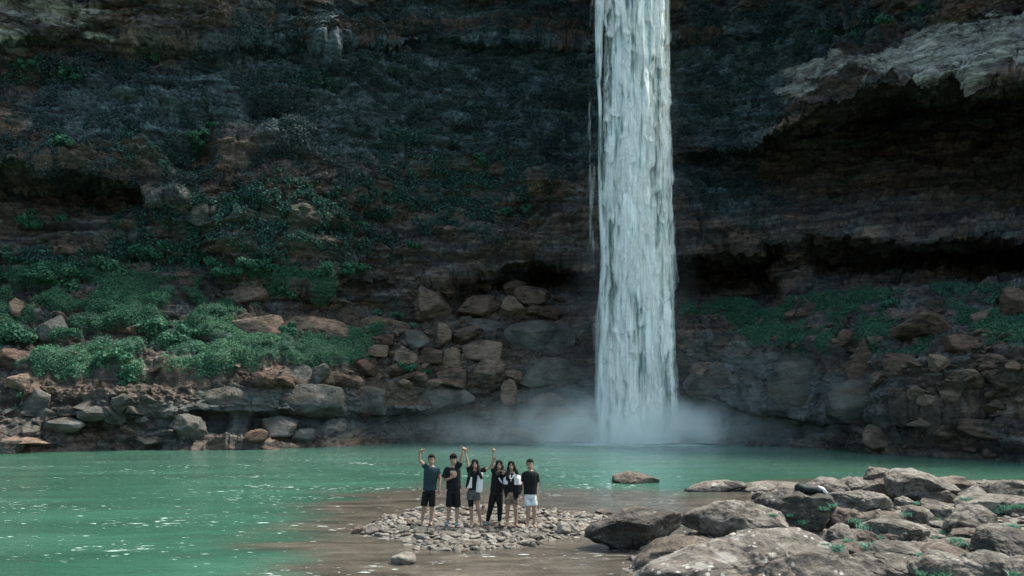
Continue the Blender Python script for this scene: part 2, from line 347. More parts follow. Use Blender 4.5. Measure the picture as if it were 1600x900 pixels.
tanm = region((660,42,150,16,.3),(830,40,70,16,.3),(560,40,60,12,.3),(900,50,40,12),(1100,50,40,10),(470,40,12,40),(600,75,30,10),(60,240,110,26,.5),(160,250,70,22),(440,300,70,40,.8),(480,345,100,22,.8),(640,310,90,30,.9),(620,345,50,12),(650,610,90,26,.5),(780,620,40,30),(470,515,130,20,.3),(420,540,60,12,.3),(850,570,70,20,.9),(560,600,170,10,.6),(850,655,80,22,.7),(1460,625,60,30,.5),(1540,600,70,30,.6),(1380,690,50,14,.6),(1300,575,30,14,.6),(230,610,80,18,.7),(60,610,60,18,.8),(340,600,60,8,.6),(720,500,60,40,.9),(430,510,90,12))*0.9
slabc = np.clip(stepz*region((510,645,230,42,.35),(1210,610,190,75,.35),(880,610,80,75,.4)), 0, 1)*(1-0.8*tanm)
tanm = np.clip(tanm*1.15, 0, 1)
tanm = np.maximum(tanm, region((735,375,80,28,.6),(900,370,50,28,.8),(640,395,60,20,.9),(1260,310,150,40,.9),(1300,400,60,60,.9))*0.55)
# displacement
slab = stepz*region((500,640,250,60,.2),(1200,600,170,90,.2),(880,600,90,90,.3))
calm = 1-0.97*slab
big = fbm(X/8, Y/8, Z/7, 3, seed=1)
strw = fbm(X/7, Y/7, Z/3, 5, 0.6, seed=5)
st = Z/1.15+strw*1.6; saw = (st-np.floor(st)); saw2 = (Z/0.42+strw*3.2); saw2 = saw2-np.floor(saw2)
led = (1-saw)*sstep(0, 0.12, saw)
led2 = (1-saw2)*sstep(0, 0.15, saw2)
mid = fbm(X/2.8, Y/2.8, Z/1.7, 5, 0.55, seed=2, ridged=True)
wq = fbm(X/2.4, Y/2.4, Z/2.4, 4, 0.6, seed=61)
F1, F2, ID = worley(X/2.3+pn2*0.5+wq*0.8, Y/2.3, Z/1.0+wq*0.5)
bm_ = sstep(-0.15, 0.25, fbm(X/5.0, Y/5.0, Z/3.0, 3, seed=66))
crk = sstep(0.0, 0.14, F2-F1)
G1, G2, IE = worley(X/0.85+pn2*0.5+wq, Y/0.85+7, Z/0.42+wq*0.6)
crk2 = sstep(0.0, 0.16, G2-G1)
fine = fbm(X/0.55, Y/0.55, Z/0.4, 4, 0.6, seed=8)
wallz = 1-slopez
def plates(h, k):                           # broken plates: flat treads, sharp edges
    h = h*k; f = h-np.floor(h); return (np.floor(h)+sstep(0.0, 0.16, f))/k
pl1 = plates(fbm(X/6.0, Y/6.0, Z/1.5+fbm(X/4, Y/4, Z/4, 2, seed=13)*0.8, 5, 0.55, seed=101)*1.5, 4.0)
pl2 = plates(fbm(X/1.7+40, Y/1.7, Z/0.55, 4, 0.55, seed=103)*0.8, 5.0)
vj = fbm(X/0.9, Y/0.9, Z/5.0, 4, 0.6, seed=107, ridged=True)
D = wallz*(calm*(pl1*1.0+pl2*0.42+sstep(.35,.8,vj)*-.25+big*0.9+mid*0.30+led*0.42*sstep(-.2,.3,strw)+bm_*((ID-0.5)*0.65*crk-(1-crk)*0.22))+led2*0.07*bm_*calm+fine*0.13*(0.35+0.65*calm)+(IE-.5)*0.14*calm*bm_)
pstr = fbm(X/1.6, Y/1.6, Z/0.38, 5, 0.6, seed=88, ridged=True)
D = D+pale*pstr*0.45+tanm*pstr*0.10*wallz
D = D+slab*(pl1*0.55+pl2*0.16+sstep(.3,.8,vj)*-.15+fbm(X/2.2,Y/2.2,Z/1.2,4,seed=31)*0.30)
D = D+slopez*(pl1*0.6+pl2*0.5+big*0.5+(ID-0.35)*0.85*crk+(IE-0.4)*0.42*crk2+fine*0.16+mid*0.2)
# soft cushions of creeper on the terrace
H1, H2, IH = worley(X/2.3, Y/2.3+3, Z/2.3); I1, I2, II = worley(X/0.95+5, Y/0.95, Z/0.95)
cush = (1-H1**2)*1.15+(1-I1**2)*0.42+fine*0.07
cz = slopez*(1-0.65*sstep(940, 1000, PXG)); D = D*(1-0.8*mossM*cz)+mossM*cush*cz
# deep pockets in the wall
for (cx, cy, rx, ry, dp) in ((295,238,42,26,2.4),(420,178,30,16,2.0),(250,222,18,10,.8),(640,232,60,6,.8),(720,205,50,7,.6),(1130,60,50,5,.5),(860,640,40,20,.9),(330,660,34,14,1.2),(420,668,26,12,.9),(640,500,22,5,1.0),(545,450,22,10,.9),(560,80,80,4,.5)):
    D = D-dp*blob(PXG+q*0.5, GP+q*0.35, cx, cy, rx, ry, 0.35)*(sstep(0, 1, SG))
# protruding masses
for (cx, cy, rx, ry, dp) in ((470,400,40,90,.9),(735,380,90,30,1.2),(700,440,70,22,1.0),(440,215,40,22,1.4),(160,250,110,22,.8),(820,250,50,60,1.0),(500,60,18,60,1.0),(640,455,60,28,.9),(1240,420,22,60,1.0),(1460,620,80,34,.8),(850,530,70,40,.6)):
    D = D+dp*blob(PXG+q*0.7, GP+q*0.5, cx, cy, rx, ry, 0.6)
D *= sstep(0, 0.9, SG)*0.85+0.15
P = B+N0*D[..., None].astype(np.float32)
# keep the top of frame clear of the fall
dfall = np.exp(-(((P[..., 0]-8.7)/5.0)**2))
CP = P.reshape(-1, 3)
EXT = 3
# plateau rows behind the rim
ext = []
for d, dz in ((6, 1.5), (25, 3), (160, 8)):
    r = P[-1].copy(); r[:, 1] += d; r[:, 0] *= 1+d/60.0*0.8; r[:, 2] = gblur(P[-1][:, 2:3][None], 0, 20)[0, :, 0]+dz; ext.append(r)
CP = np.concatenate([CP, np.concatenate(ext, 0)], 0)
NR = NR0+EXT
cme = mesh_np('cliff', CP, grid_faces(NR, NC))
z3 = np.zeros(EXT*NC)
for nme, A in (('moss', moss_all), ('blue', blue), ('pale', pale), ('tan', tanm), ('slab', slabc)):
    attr(cme, nme, np.concatenate([np.broadcast_to(A, (NR0, NC)).ravel(), z3]))
cliff = link('cliff', cme, MAT['cliff']); tag(cliff, kind='structure')
NF = normals(P, 1, 1)
if np.mean(NF[..., 1]*N0[..., 1]) < 0: NF = -NF
PRJ = HY-(P[..., 2]-CAMZ)*FPX/P[..., 1]
PRX = 800+P[..., 0]*FPX/P[..., 1]
def surf(px, py):                           # nearest cliff point seen on that sight line
    j = int(np.clip((px-PXS[0])/(PXS[1]-PXS[0]), 2, NC-3))
    c = PRJ[:, j]; k = np.where(np.abs(c-py) < 3.0)[0]
    if len(k) == 0: k = np.array([int(np.argmin(np.abs(c-py)))])
    i = k[np.argmin(P[k, j, 1])]
    return P[i, j], NF[i, j]

# ---------------------------------------------------------------- bed, banks, islet ground
ISLET = [(548,831),(600,808),(640,796),(760,790),(850,796),(940,806),(972,815),(930,833),(870,846),(800,860),(720,864),(650,858),(590,842)]
ISL = np.array([wpos(a, b, ground_y(b))[:2] for a, b in ISLET])
BANK = [(960,875),(1010,862),(1060,840),(1085,808),(1150,796),(1180,775),(1160,766),(1260,756),(1350,745),(1620,752),(1900,770),(2400,900),(2400,1500),(1150,1500),(1000,1000)]
BNK = np.array([wpos(a, b, ground_y(b))[:2] for a, b in BANK])
SHAL = [(300,960),(400,905),(440,830),(500,790),(560,765),(700,757),(850,761),(1000,766),(1080,770),(1250,752),(1700,752),(2400,900),(2400,1500),(300,1500)]
SHL = np.array([wpos(a, b, ground_y(b))[:2] for a, b in SHAL])
def polydist(poly, x, y):                   # signed distance, positive inside
    d = np.full(x.shape, 1e9); ins = np.zeros(x.shape, bool); n = len(poly)
    for i in range(n):
        a = poly[i]; b = poly[(i+1) % n]; e = b-a
        t = np.clip(((x-a[0])*e[0]+(y-a[1])*e[1])/(e@e), 0, 1)
        d = np.minimum(d, np.hypot(x-a[0]-t*e[0], y-a[1]-t*e[1]))
        c = (a[1] > y) != (b[1] > y)
        xx = (b[0]-a[0])*(y-a[1])/(b[1]-a[1]+1e-12)+a[0]
        ins ^= c & (x < xx)
    return np.where(ins, d, -d)
def ground_h(x, y):
    x = np.asarray(x, float); y = np.asarray(y, float)
    n = fbm(x/1.3, y/1.3, 0*x, 4, seed=21); n2 = fbm(x/0.35, y/0.35, 0*x, 3, seed=22)
    di = polydist(ISL, x, y)+n*0.35; db = polydist(BNK, x, y)+n*0.5; ds = polydist(SHL, x, y)
    h = -1.6+1.25*sstep(-3.0, 0.5, ds)+n*0.05
    h = np.maximum(h, -0.22+0.29*sstep(-1.1, 0.9, di)+n2*0.02)
    hb = -0.30+0.36*sstep(-0.8, 0.9, db)+np.clip(db, 0, 30)*0.008+n*0.06+n2*0.03
    hb = hb*sstep(-2, -0.7, db)+(-1.6)*(1-sstep(-2, -0.7, db))
    return np.maximum(h, hb)
yy = np.concatenate([np.array([-300, -80, -30, -8, 0, 4, 8]), np.linspace(10, 34, 420), np.linspace(36, 75, 60), [140, 400]])
xx = np.concatenate([[-400, -150, -90], np.linspace(-60, -8, 60), np.linspace(-7.8, 24, 560), np.linspace(25, 60, 40), [90, 150, 400]])
gx, gy = np.meshgrid(xx, yy)
gh = ground_h(gx, gy)
back = 1-sstep(-60, 6, gy); gh = gh+back*(8*(1-sstep(-200, -10, gy)))+0*gx
side = sstep(60, 120, np.abs(gx)); gh = gh+side*4
gh = np.where(gy > 72, -1.6, gh)
m = M('river_gravel'); Pc = m.coord((1, 1, 1), False)
n1 = m.noise(Pc, 2.5, 6, 0.65); v1 = m.voro(Pc, 14, 'F1'); v1c = m.n('ShaderNodeTexVoronoi'); m.l(Pc, v1c.inputs['Vector']); v1c.inputs['Scale'].default_value = 14
cc = m.mix(m.mr(n1, 0.35, 0.65), (0.06, 0.05, 0.043), (0.20, 0.172, 0.148)); cc = m.mix(0.55, cc, m.ramp(v1c.outputs['Color'], [(0, 0.12), (1, 0.5)]), 'MULTIPLY')
m.bsdf(m.mix(0.5, cc, m.mix(m.mr(n1, .3, .7), (0.07, .06, .05), (.22, .19, .165))), 0.85, m.bump(m.math('SUBTRACT', 1.0, v1), 0.8, 0.05), 0.3)
MAT['gravel'] = m.m
gme = mesh_np('riverbed', np.stack([gx, gy, gh], -1).reshape(-1, 3), grid_faces(len(yy), len(xx)))
gr = link('riverbed', gme, MAT['gravel']); tag(gr, kind='structure')

# ---------------------------------------------------------------- water
pyl = np.concatenate([np.linspace(686.5, 760, 260), np.linspace(760.4, 905, 330), [950, 1050, 1500]])
yw = ground_y(pyl)[::-1]; yw = np.concatenate([[-150, -20, 0], yw, [110]])
xr = np.concatenate([[-300, -120], np.linspace(-62, -13, 150), np.linspace(-12.8, 13, 380), np.linspace(13.3, 45, 130), [120, 300]])
wx, wy = np.meshgrid(xr, yw)
fad = (1-sstep(60, 70, np.abs(wx)))*(sstep(5, 12, wy))
wh = fbm(wx/1.6+fbm(wx/4, wy/4, 0*wx, 2)*0.6, wy/0.7, 0*wx, 4, 0.55, seed=50, ridged=True)*0.020*(0.6+0.6*fbm(wx/9, wy/9, 0*wx, 2, seed=53))
rad = np.hypot(wx-8.8, wy-59.5)
wh = wh+np.sin(rad*2.2+fbm(wx/3, wy/3, 0*wx, 2)*3)*0.03*np.exp(-rad/9)+fbm(wx/0.5, wy/0.5, 0*wx, 3, seed=70)*0.10*np.exp(-(rad/5)**2)
wz = wh*fad
shal = sstep(-1.6, 1.6, polydist(SHL, wx, wy)+fbm(wx/2.5, wy/1.2, 0*wx, 4, seed=61)*2.2)
foam = np.exp(-(np.maximum(np.hypot((wx-8.8)/1.8, wy-59.5)-2.6, 0)/2.0)**1.2)
fine_foam = fbm(wx/1.5, wy/0.5, 0*wx, 4, seed=66)
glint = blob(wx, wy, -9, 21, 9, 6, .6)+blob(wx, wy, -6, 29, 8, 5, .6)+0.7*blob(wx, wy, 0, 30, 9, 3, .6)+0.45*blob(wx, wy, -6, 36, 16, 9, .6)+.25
m = M('pond_water'); Pw = m.coord((1, 1, 1), False); PA = m.coord((0.55, 1.7, 1), False); PF = m.coord((2.4, 7.5, 1), False)
deep = m.mix(m.mr(m.noise(PA, 0.25, 4, 0.6), 0.35, 0.65), (0.022, 0.073, 0.048), (0.042, 0.120, 0.083))
brown = m.mix(m.mr(m.noise(PA, 1.2, 6, 0.65, 0.5), 0.35, 0.68), (0.040, 0.034, 0.028), (0.125, 0.106, 0.088))
deep = m.mix(m.at('milky'), deep, (0.17, 0.27, 0.25)); col = m.mix(m.at('shallow'), deep, brown)
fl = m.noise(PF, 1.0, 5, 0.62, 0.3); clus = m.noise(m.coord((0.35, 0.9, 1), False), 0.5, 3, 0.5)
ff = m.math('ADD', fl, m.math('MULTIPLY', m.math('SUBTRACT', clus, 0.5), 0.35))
glint_flecks = m.math('MULTIPLY', m.mr(ff, 0.645, 0.71), m.mr(m.at('glint'), 0.0, 0.7))  # glints off the ripples, painted into the water colour as pale flecks
fs = m.math('MAXIMUM', glint_flecks, m.mr(m.math('ADD', m.at('foam'), m.math('MULTIPLY', m.math('SUBTRACT', m.noise(PA, 1.6, 5, 0.6), 0.5), 0.9)), 0.25, 0.95))
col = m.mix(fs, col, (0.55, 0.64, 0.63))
b1 = m.bump(m.noise(PA, 2.3, 5, 0.6, 0.4), 0.35, 0.10)
b2 = m.bump(m.noise(PF, 2.6, 4, 0.6), 0.35, 0.035, b1)
m.bsdf(col, m.mr(fs, 0, 1, 0.10, 0.6), b2, 0.5, IOR=1.33)
MAT['water'] = m.m
wme = mesh_np('water', np.stack([wx, wy, wz], -1).reshape(-1, 3), grid_faces(len(yw), len(xr)))
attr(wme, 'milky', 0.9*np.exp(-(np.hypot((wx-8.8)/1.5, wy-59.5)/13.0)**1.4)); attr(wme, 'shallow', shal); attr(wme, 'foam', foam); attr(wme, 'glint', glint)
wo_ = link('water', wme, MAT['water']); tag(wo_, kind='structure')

# ---------------------------------------------------------------- waterfall
def fall_material(name, thin=False):
    m = M(name); Pv = m.coord((1.5, 1.5, 0.13), False); Pl = m.coord((0.95, 0.95, 0.30), False)
    n1 = m.noise(Pv, 1.0, 6, 0.62, 0.5); n2 = m.noise(Pl, 1.0, 6, 0.65, 0.9); n3 = m.noise(m.coord((6, 6, 0.5), False), 1.0, 4, 0.6)
    s = m.math('ADD', m.math('MULTIPLY', n1, 0.55), m.math('MULTIPLY', n2, 0.45))
    s = m.math('ADD', s, m.math('MULTIPLY', m.math('SUBTRACT', n3, 0.5), 0.25))
    s = m.math('ADD', s, m.math('MULTIPLY', m.math('SUBTRACT', m.noise(m.coord((0.9, 0.9, 0.10), False), 1.0, 3, 0.55), 0.5), 0.45))
    s = m.math('ADD', s, m.at('foam'))
    col = m.ramp(m.mr(s, 0.36, 0.585), [(0, (0.14, 0.21, 0.19)), (0.30, (0.44, 0.53, 0.48)), (0.60, (0.90, 0.93, 0.86)), (1, (1.0, 1.0, 0.93))])
    p = m.n('ShaderNodeBsdfPrincipled'); m.l(col, p.inputs['Base Color']); p.inputs['Roughness'].default_value = 0.55
    p.inputs['Specular IOR Level'].default_value = 0.3
    pass
    # foam scatters light like a cloud of drops: its shading hardly follows the surface
    gm = m.n('ShaderNodeNewGeometry'); va = m.n('ShaderNodeVectorMath', operation='SCALE'); m.l(gm.outputs['Normal'], va.inputs[0]); va.inputs['Scale'].default_value = 0.30
    vb = m.n('ShaderNodeVectorMath', operation='ADD'); m.l(va.outputs[0], vb.inputs[0]); vb.inputs[1].default_value = (0.10, -0.75, 0.65)
    vn = m.n('ShaderNodeVectorMath', operation='NORMALIZE'); m.l(vb.outputs[0], vn.inputs[0]); m.l(vn.outputs[0], p.inputs['Normal'])
    tl = m.n('ShaderNodeBsdfTranslucent'); m.l(col, tl.inputs['Color'])
    mx = m.n('ShaderNodeMixShader'); mx.inputs[0].default_value = 0.06; m.l(p.outputs[0], mx.inputs[1]); m.l(tl.outputs[0], mx.inputs[2])
    tr = m.n('ShaderNodeBsdfTransparent'); m2 = m.n('ShaderNodeMixShader')
    a = m.mr(m.math('ADD', m.at('dens'), m.math('MULTIPLY', m.math('SUBTRACT', m.math('ADD', m.math('MULTIPLY', n1, .6), m.math('MULTIPLY', n3, .4)), 0.5), 1.7)), 0.15, 0.75)
    m.l(a, m2.inputs[0]); m.l(tr.outputs[0], m2.inputs[1]); m.l(mx.outputs[0], m2.inputs[2]); m.l(m2.outputs[0], m.out.inputs['Surface'])
    return m.m
MAT['fall'] = fall_material('falling_water')
FY = 59.6
fall_root = empty('waterfall', wpos(992, 692, FY))
tag(fall_root, 'tall white waterfall dropping from the cliff into the green pond', 'waterfall')
def curtain(name, cpts, Yc, ry, nu, nv, seed, dens0, amp=1.0, zt=-118):
    """cpts: rows (py, left px, right px) of one strand of falling water"""
    a = np.array(cpts, float); py = np.linspace(zt, a[-1, 0], nv)
    L = np.interp(py, a[:, 0], a[:, 1]); R = np.interp(py, a[:, 0], a[:, 2])
    th = np.linspace(0, 2*pi, nu, endpoint=False)
    TH, PY = np.meshgrid(th, py); L = L[:, None]; R = R[:, None]
    cx = (L+R)/2; hw = (R-L)/2
    jag = fbm(np.cos(TH)*0.6+seed, np.sin(TH)*0.3, PY/38.0, 4, 0.6, seed=seed)
    hw = hw*(1+0.10*jag+0.05*np.abs(fbm(np.cos(TH)+seed, 0*TH, PY/14.0, 2, seed=5)))
    xw = (cx+hw*np.cos(TH)-800)/FPX*Yc; zz = CAMZ-(PY-HY)/FPX*Yc
    ryw = np.minimum(ry, hw/FPX*Yc*0.8)
    yv = Yc-ryw*np.sin(TH)
    s1 = fbm(xw*1.5, yv*1.5, zz*0.14, 5, 0.6, seed=seed); s2 = fbm(xw*0.9, yv*0.9, zz*0.33+np.abs(fbm(xw*1.2, yv, zz*0.1, 2, seed=seed+3))*1.5, 5, 0.6, seed=seed+9, ridged=True)
    d = (s1*0.5+s2*0.2)*amp*.75
    yv = yv-np.sin(TH)*d; xw = xw+np.cos(TH)*d*0.30
    edge = 1-np.abs(np.cos(TH))**2.4
    dens = dens0*(0.25+0.75*edge)+0.18*d
    V = np.stack([xw, yv, zz], -1).reshape(-1, 3)
    i = np.arange(nv-1)[:, None]*nu; j = np.arange(nu)[None, :]; j1 = (j+1) % nu
    F = np.stack([i+j, i+j1, i+nu+j1, i+nu+j], -1).reshape(-1, 4)
    me = mesh_np(name, V-np.array(fall_root.location), F); attr(me, 'dens', dens); attr(me, 'foam', d*0.20-0.05+0*dens+(PY-300)/400*0.03)
    return link(name, me, MAT['fall'], fall_root)
curtain('main_curtain', [(-118,946,1036),(0,946,1044),(100,944,1043),(250,942,1042),(330,942,1044),(430,945,1050),(520,948,1055),(600,944,1057),(660,938,1060),(697,930,1064)], FY, 1.5, 260, 620, 3.0, 1.15)
curtain('side_strand', [(-118,930,946),(0,930,944),(120,929,940),(128,932,938),(160,934,941),(240,934,940),(340,935,943),(400,938,956),(520,930,960),(697,928,970)], FY-0.2, .5, 60, 560, 14.0, 0.62, .35)
curtain('thin_veil', [(-118,916,930),(0,918,930),(200,917,927),(400,921,936),(560,928,946),(697,925,950)], FY+.1, .3, 40, 420, 24.0, 0.14, .3)
curtain('thin_veil', [(-118,1036,1046),(0,1038,1047),(240,1038,1048),(330,1040,1052),(440,1044,1062),(460,1042,1054),(560,1046,1058),(697,1050,1068)], FY, .4, 40, 480, 34.0, 0.42, .3)

# pulses of falling water: sharp lower tips, tails that thin out upwards, in front of the column
def pulses(name, n, seed, y0, y1):
    Rp = np.random.RandomState(seed); nv, nu = 34, 13; VV = []; FF = []; DD = []; FO = []; b = 0
    for k in range(n):
        py = y0+(y1-y0)*Rp.rand(); ln = 30+110*Rp.rand()**1.3*(0.7+0.6*py/690); wd = 3+9*Rp.rand()
        u = Rp.rand()*2-1; hwf = 50+6*py/690.0; px = 994+u*hwf-(4 if py < 100 else 0); front = 1.55*math.sqrt(max(0, 1-u*u))+0.12
        t = np.linspace(0, 1, nv)[:, None]; a = np.linspace(-1, 1, nu)[None, :]
        w = wd*(np.sin(np.minimum(t*1.25, 1)*pi/2)**0.8)*np.where(t > .8, np.sqrt(np.maximum(0, 1-((t-.8)/.2)**2)), 1)
        wob = fbm(t*3+k, 0*t, 0*t, 3)*5
        X_ = (px+wob+a*w-800)/FPX*FY; Z_ = CAMZ-((py-ln*(1-t))+0*a-HY)/FPX*FY
        Y_ = FY-front-0.05*(1-a*a)*t-0.04*fbm(a*2+k, t*6, 0*t+k, 3)
        d = (0.05+0.55*t**1.1)*(1-0.9*np.abs(a)**1.8)-0.30*sstep(.84, 1.0, t); 
        VV.append(np.stack([X_+0*t, Y_, Z_], -1).reshape(-1, 3)); FF.append(grid_faces(nv, nu)+b); b += nv*nu
        DD.append((d+0*a).ravel()); FO.append((0.05+0.07*t+0*a).ravel())
    me = mesh_np(name, np.concatenate(VV)-np.array(fall_root.location), np.concatenate(FF)); attr(me, 'dens', np.concatenate(DD)); attr(me, 'foam', np.concatenate(FO))
    return link(name, me, MAT['fall'], fall_root)
pulses('falling_pulses', 260, 5, 10, 690)
# spray mist
def mist(name, c, r, dens, label, base, noise_s=0.35):
    m = M(name+'_material'); co = m.n('ShaderNodeTexCoord')
    sx = m.n('ShaderNodeSeparateXYZ'); m.l(co.outputs['Object'], sx.inputs[0])
    # object space is metres from the centre of the mist's foot
    ax = m.math('DIVIDE', sx.outputs[0], r[0]); ay = m.math('DIVIDE', sx.outputs[1], r[1]); az = m.math('DIVIDE', sx.outputs[2], r[2])
    d = m.math('ADD', m.math('ADD', m.math('MULTIPLY', ax, ax), m.math('MULTIPLY', ay, ay)), m.math('MULTIPLY', az, az))
    f = m.mr(d, 0.0, 1.0, 1.0, 0.0, True); f = m.math('POWER', f, base)
    mp = m.n('ShaderNodeMapping'); m.l(co.outputs['Object'], mp.inputs[0]); mp.inputs['Scale'].default_value = (1, 1, 1)
    n = m.noise(mp.outputs[0], noise_s, 4, 0.6, 0.6)
    f = m.math('MULTIPLY', m.math('MULTIPLY', f, m.mr(n, 0.36, 0.64, 0.05, 1.7)), dens)
    v = m.n('ShaderNodeVolumePrincipled'); v.inputs['Color'].default_value = (0.97, 1.0, 0.99, 1); m.l(f, v.inputs['Density']); v.inputs['Anisotropy'].default_value = 0.0
    m.l(v.outputs[0], m.out.inputs['Volume'])
    rx, ry, rz = r; V = [(x, y, z) for z in (0.02, rz) for x, y in ((-rx, -ry), (rx, -ry), (rx, ry), (-rx, ry))]
    F = [(3, 2, 1, 0), (4, 5, 6, 7), (0, 1, 5, 4), (1, 2, 6, 5), (2, 3, 7, 6), (3, 0, 4, 7)]
    me = bpy.data.meshes.new(name); me.from_pydata(V, [], F); me.materials.append(m.m)
    o = bpy.data.objects.new(name, me); COL.objects.link(o); o.location = c
    tag(o, label, 'mist', kind='stuff'); return o
mist('spray_mist', (9.5, 60.2, 0.06), (21.0, 6.5, 4.6), 0.25, 'white spray mist spreading low over the pond at the foot of the waterfall', 1.3)
mist('spray_mist', (8.9, 58.9, 0.065), (8.0, 3.6, 3.9), 1.1, 'dense white spray burst right where the waterfall hits the pond', 1.15)

mist('falling_spray', (8.9, 59.9, 0.075), (5.6, 2.6, 40.0), 0.035, 'thin drifting spray around the falling column of water', 1.0)

# ---------------------------------------------------------------- rocks
def ico(sub):
    import bmesh
    bm = bmesh.new(); bmesh.ops.create_icosphere(bm, subdivisions=sub, radius=1.0)
    bm.verts.ensure_lookup_table(); V = np.array([v.co[:] for v in bm.verts]); F = np.array([[v.index for v in f.verts] for f in bm.faces]); bm.free()
    return V/np.linalg.norm(V, axis=1, keepdims=True), F
ICO = {}
def get_ico(s):
    if s not in ICO: ICO[s] = ico(s)
    return ICO[s]
def facet_r(D, R, n=14, lo=0.72, sharp=18.0, hi=1.0):
    nn = R.randn(n, 3); nn /= np.linalg.norm(nn, axis=1, keepdims=True); dd = lo+(hi-lo)*R.rand(n)
    c = np.maximum(D@nn.T, 1e-3)/dd[None]     # 1/r for each plane
    return 1.0/np.maximum((np.sum(c**sharp, 1)+1.0)**(1/sharp), 1e-3)
def rough_up(V, D, size, R, amp=1.0):
    s = R.rand()*90; v = V/size
    f1, f2, idd = worley(v[:, 0]*1.6+s, v[:, 1]*1.6, v[:, 2]*2.4)
    st = v[:, 2]*5+fbm(v[:, 0]+s, v[:, 1], v[:, 2], 2)*2; st = st-np.floor(st)
    d = fbm(v[:, 0]*1.2+s, v[:, 1]*1.2, v[:, 2]*1.8, 5, 0.55)*0.16+fbm(v[:, 0]*5+s, v[:, 1]*5, v[:, 2]*8, 4, 0.6)*0.035
    d += fbm(v[:, 0]*2.6+s, v[:, 1]*2.6, v[:, 2]*4.5, 4, 0.6, ridged=True)*0.055
    d += (idd-0.5)*0.11*sstep(0, 0.2, f2-f1)-(1-sstep(0, 0.10, f2-f1))*0.05+(st-0.5)*0.025
    return V+D*(d*size*amp)[:, None]
def rock_mesh(seed, dims=(1, 1, .7), sub=4, blocky=14, amp=1.0, name='boulder', lo=.72, sharp=18):
    R = np.random.RandomState(seed); D, F = get_ico(sub)
    r = facet_r(D, R, blocky, lo, sharp, .78 if lo < .5 else 1.0)
    V = D*r[:, None]; V = (V-(V.max(0)+V.min(0))/2)/(V.max(0)-V.min(0))*np.array(dims)
    V = rough_up(V, D, float(np.mean(dims))*0.5, R, amp)
    return mesh_np(name, V, F)
def outline_rock(name, pts, Yd, depth, mat, label, lip=0.55, under=0.45, sub=5, seed=0, bulge=0.75, tilt=0.0, group=None, cat='boulder', amp=1.0, blocky=16):
    """a boulder whose front outline follows pts (photo pixels at distance Yd) with a real depth, a ledge (lip) and an undercut foot"""
    R = np.random.RandomState(seed+100); D, F = get_ico(sub)
    p = np.array([wpos(a, b, Yd) for a, b in pts])[:, [0, 2]]
    x0, x1, z0, z1 = p[:, 0].min(), p[:, 0].max(), p[:, 1].min(), p[:, 1].max()
    # centre on the lip line
    A = 0.5*np.sum(p[:, 0]*np.roll(p[:, 1], -1)-np.roll(p[:, 0], -1)*p[:, 1])
    cr = (p[:, 0]*np.roll(p[:, 1], -1)-np.roll(p[:, 0], -1)*p[:, 1])
    cx = np.sum((p[:, 0]+np.roll(p[:, 0], -1))*cr)/(6*A); cz = np.sum((p[:, 1]+np.roll(p[:, 1], -1))*cr)/(6*A)
    c = np.array([cx, cz])
    q_ = p-c
    th = np.arctan2(D[:, 2], D[:, 0]); rr = np.zeros(len(D))
    dx, dz = np.cos(th), np.sin(th)
    for i in range(len(q_)):
        a = q_[i]; b = q_[(i+1) % len(q_)]; e = b-a
        den = dx*e[1]-dz*e[0]; den = np.where(np.abs(den) < 1e-9, 1e-9, den)
        t = (a[0]*e[1]-a[1]*e[0])/den; u = (a[0]*dz-a[1]*dx)/den
        ok = (t > 0) & (u >= -1e-6) & (u <= 1+1e-6); rr = np.where(ok, np.maximum(rr, t), rr)
    under = min(0.92, under*1.45); rho = np.hypot(D[:, 0], D[:, 2])
    fr = facet_r(D, R, blocky, 0.80)
    k = rho**bulge
    V = np.stack([rr*dx*k, D[:, 1]*depth*0.5*fr, rr*dz*k], 1)
    zl = (z0+(z1-z0)*lip)-cz
    low = np.clip((zl-V[:, 2])/max(zl-(z0-cz), 1e-3), 0, 1); hi = np.clip((V[:, 2]-zl)/max((z1-cz)-zl, 1e-3), 0, 1)
    front = V[:, 1] < 0
    V[:, 1] = np.where(front, V[:, 1]*(1-under*low**0.7), V[:, 1])
    V[:, 1] += hi*depth*0.22
    ex = (V.max(0)-V.min(0))/2; Vn = V/ex
    for _ in range(26):
        pn = R.randn(3)*np.array([.55, 1, 1]); pn /= np.linalg.norm(pn); h_ = Vn@pn; d_ = np.quantile(h_, .88+.10*R.rand()); Vn -= pn[None]*(np.maximum(h_-d_, 0)*(.95 if pn[1] < -.3 else .6))[:, None]
    V = Vn*ex
    for ax_, (lo_, hi_) in ((0, (x0-cx, x1-cx)), (2, (z0-cz, z1-cz))):
        a_, b_ = V[:, ax_].min(), V[:, ax_].max(); V[:, ax_] = lo_+(V[:, ax_]-a_)/(b_-a_)*(hi_-lo_)
    size = math.sqrt(max((x1-x0)*(z1-z0), 1e-4))*0.5
    N = V/np.linalg.norm(V, axis=1, keepdims=True)
    V = rough_up(V, N, size*1.1, R, amp*0.8)
    me = mesh_np(name, V, F); o = link(name, me, mat); o.location = (cx, Yd+depth*0.12, cz)
    tag(o, label, cat, group); return o

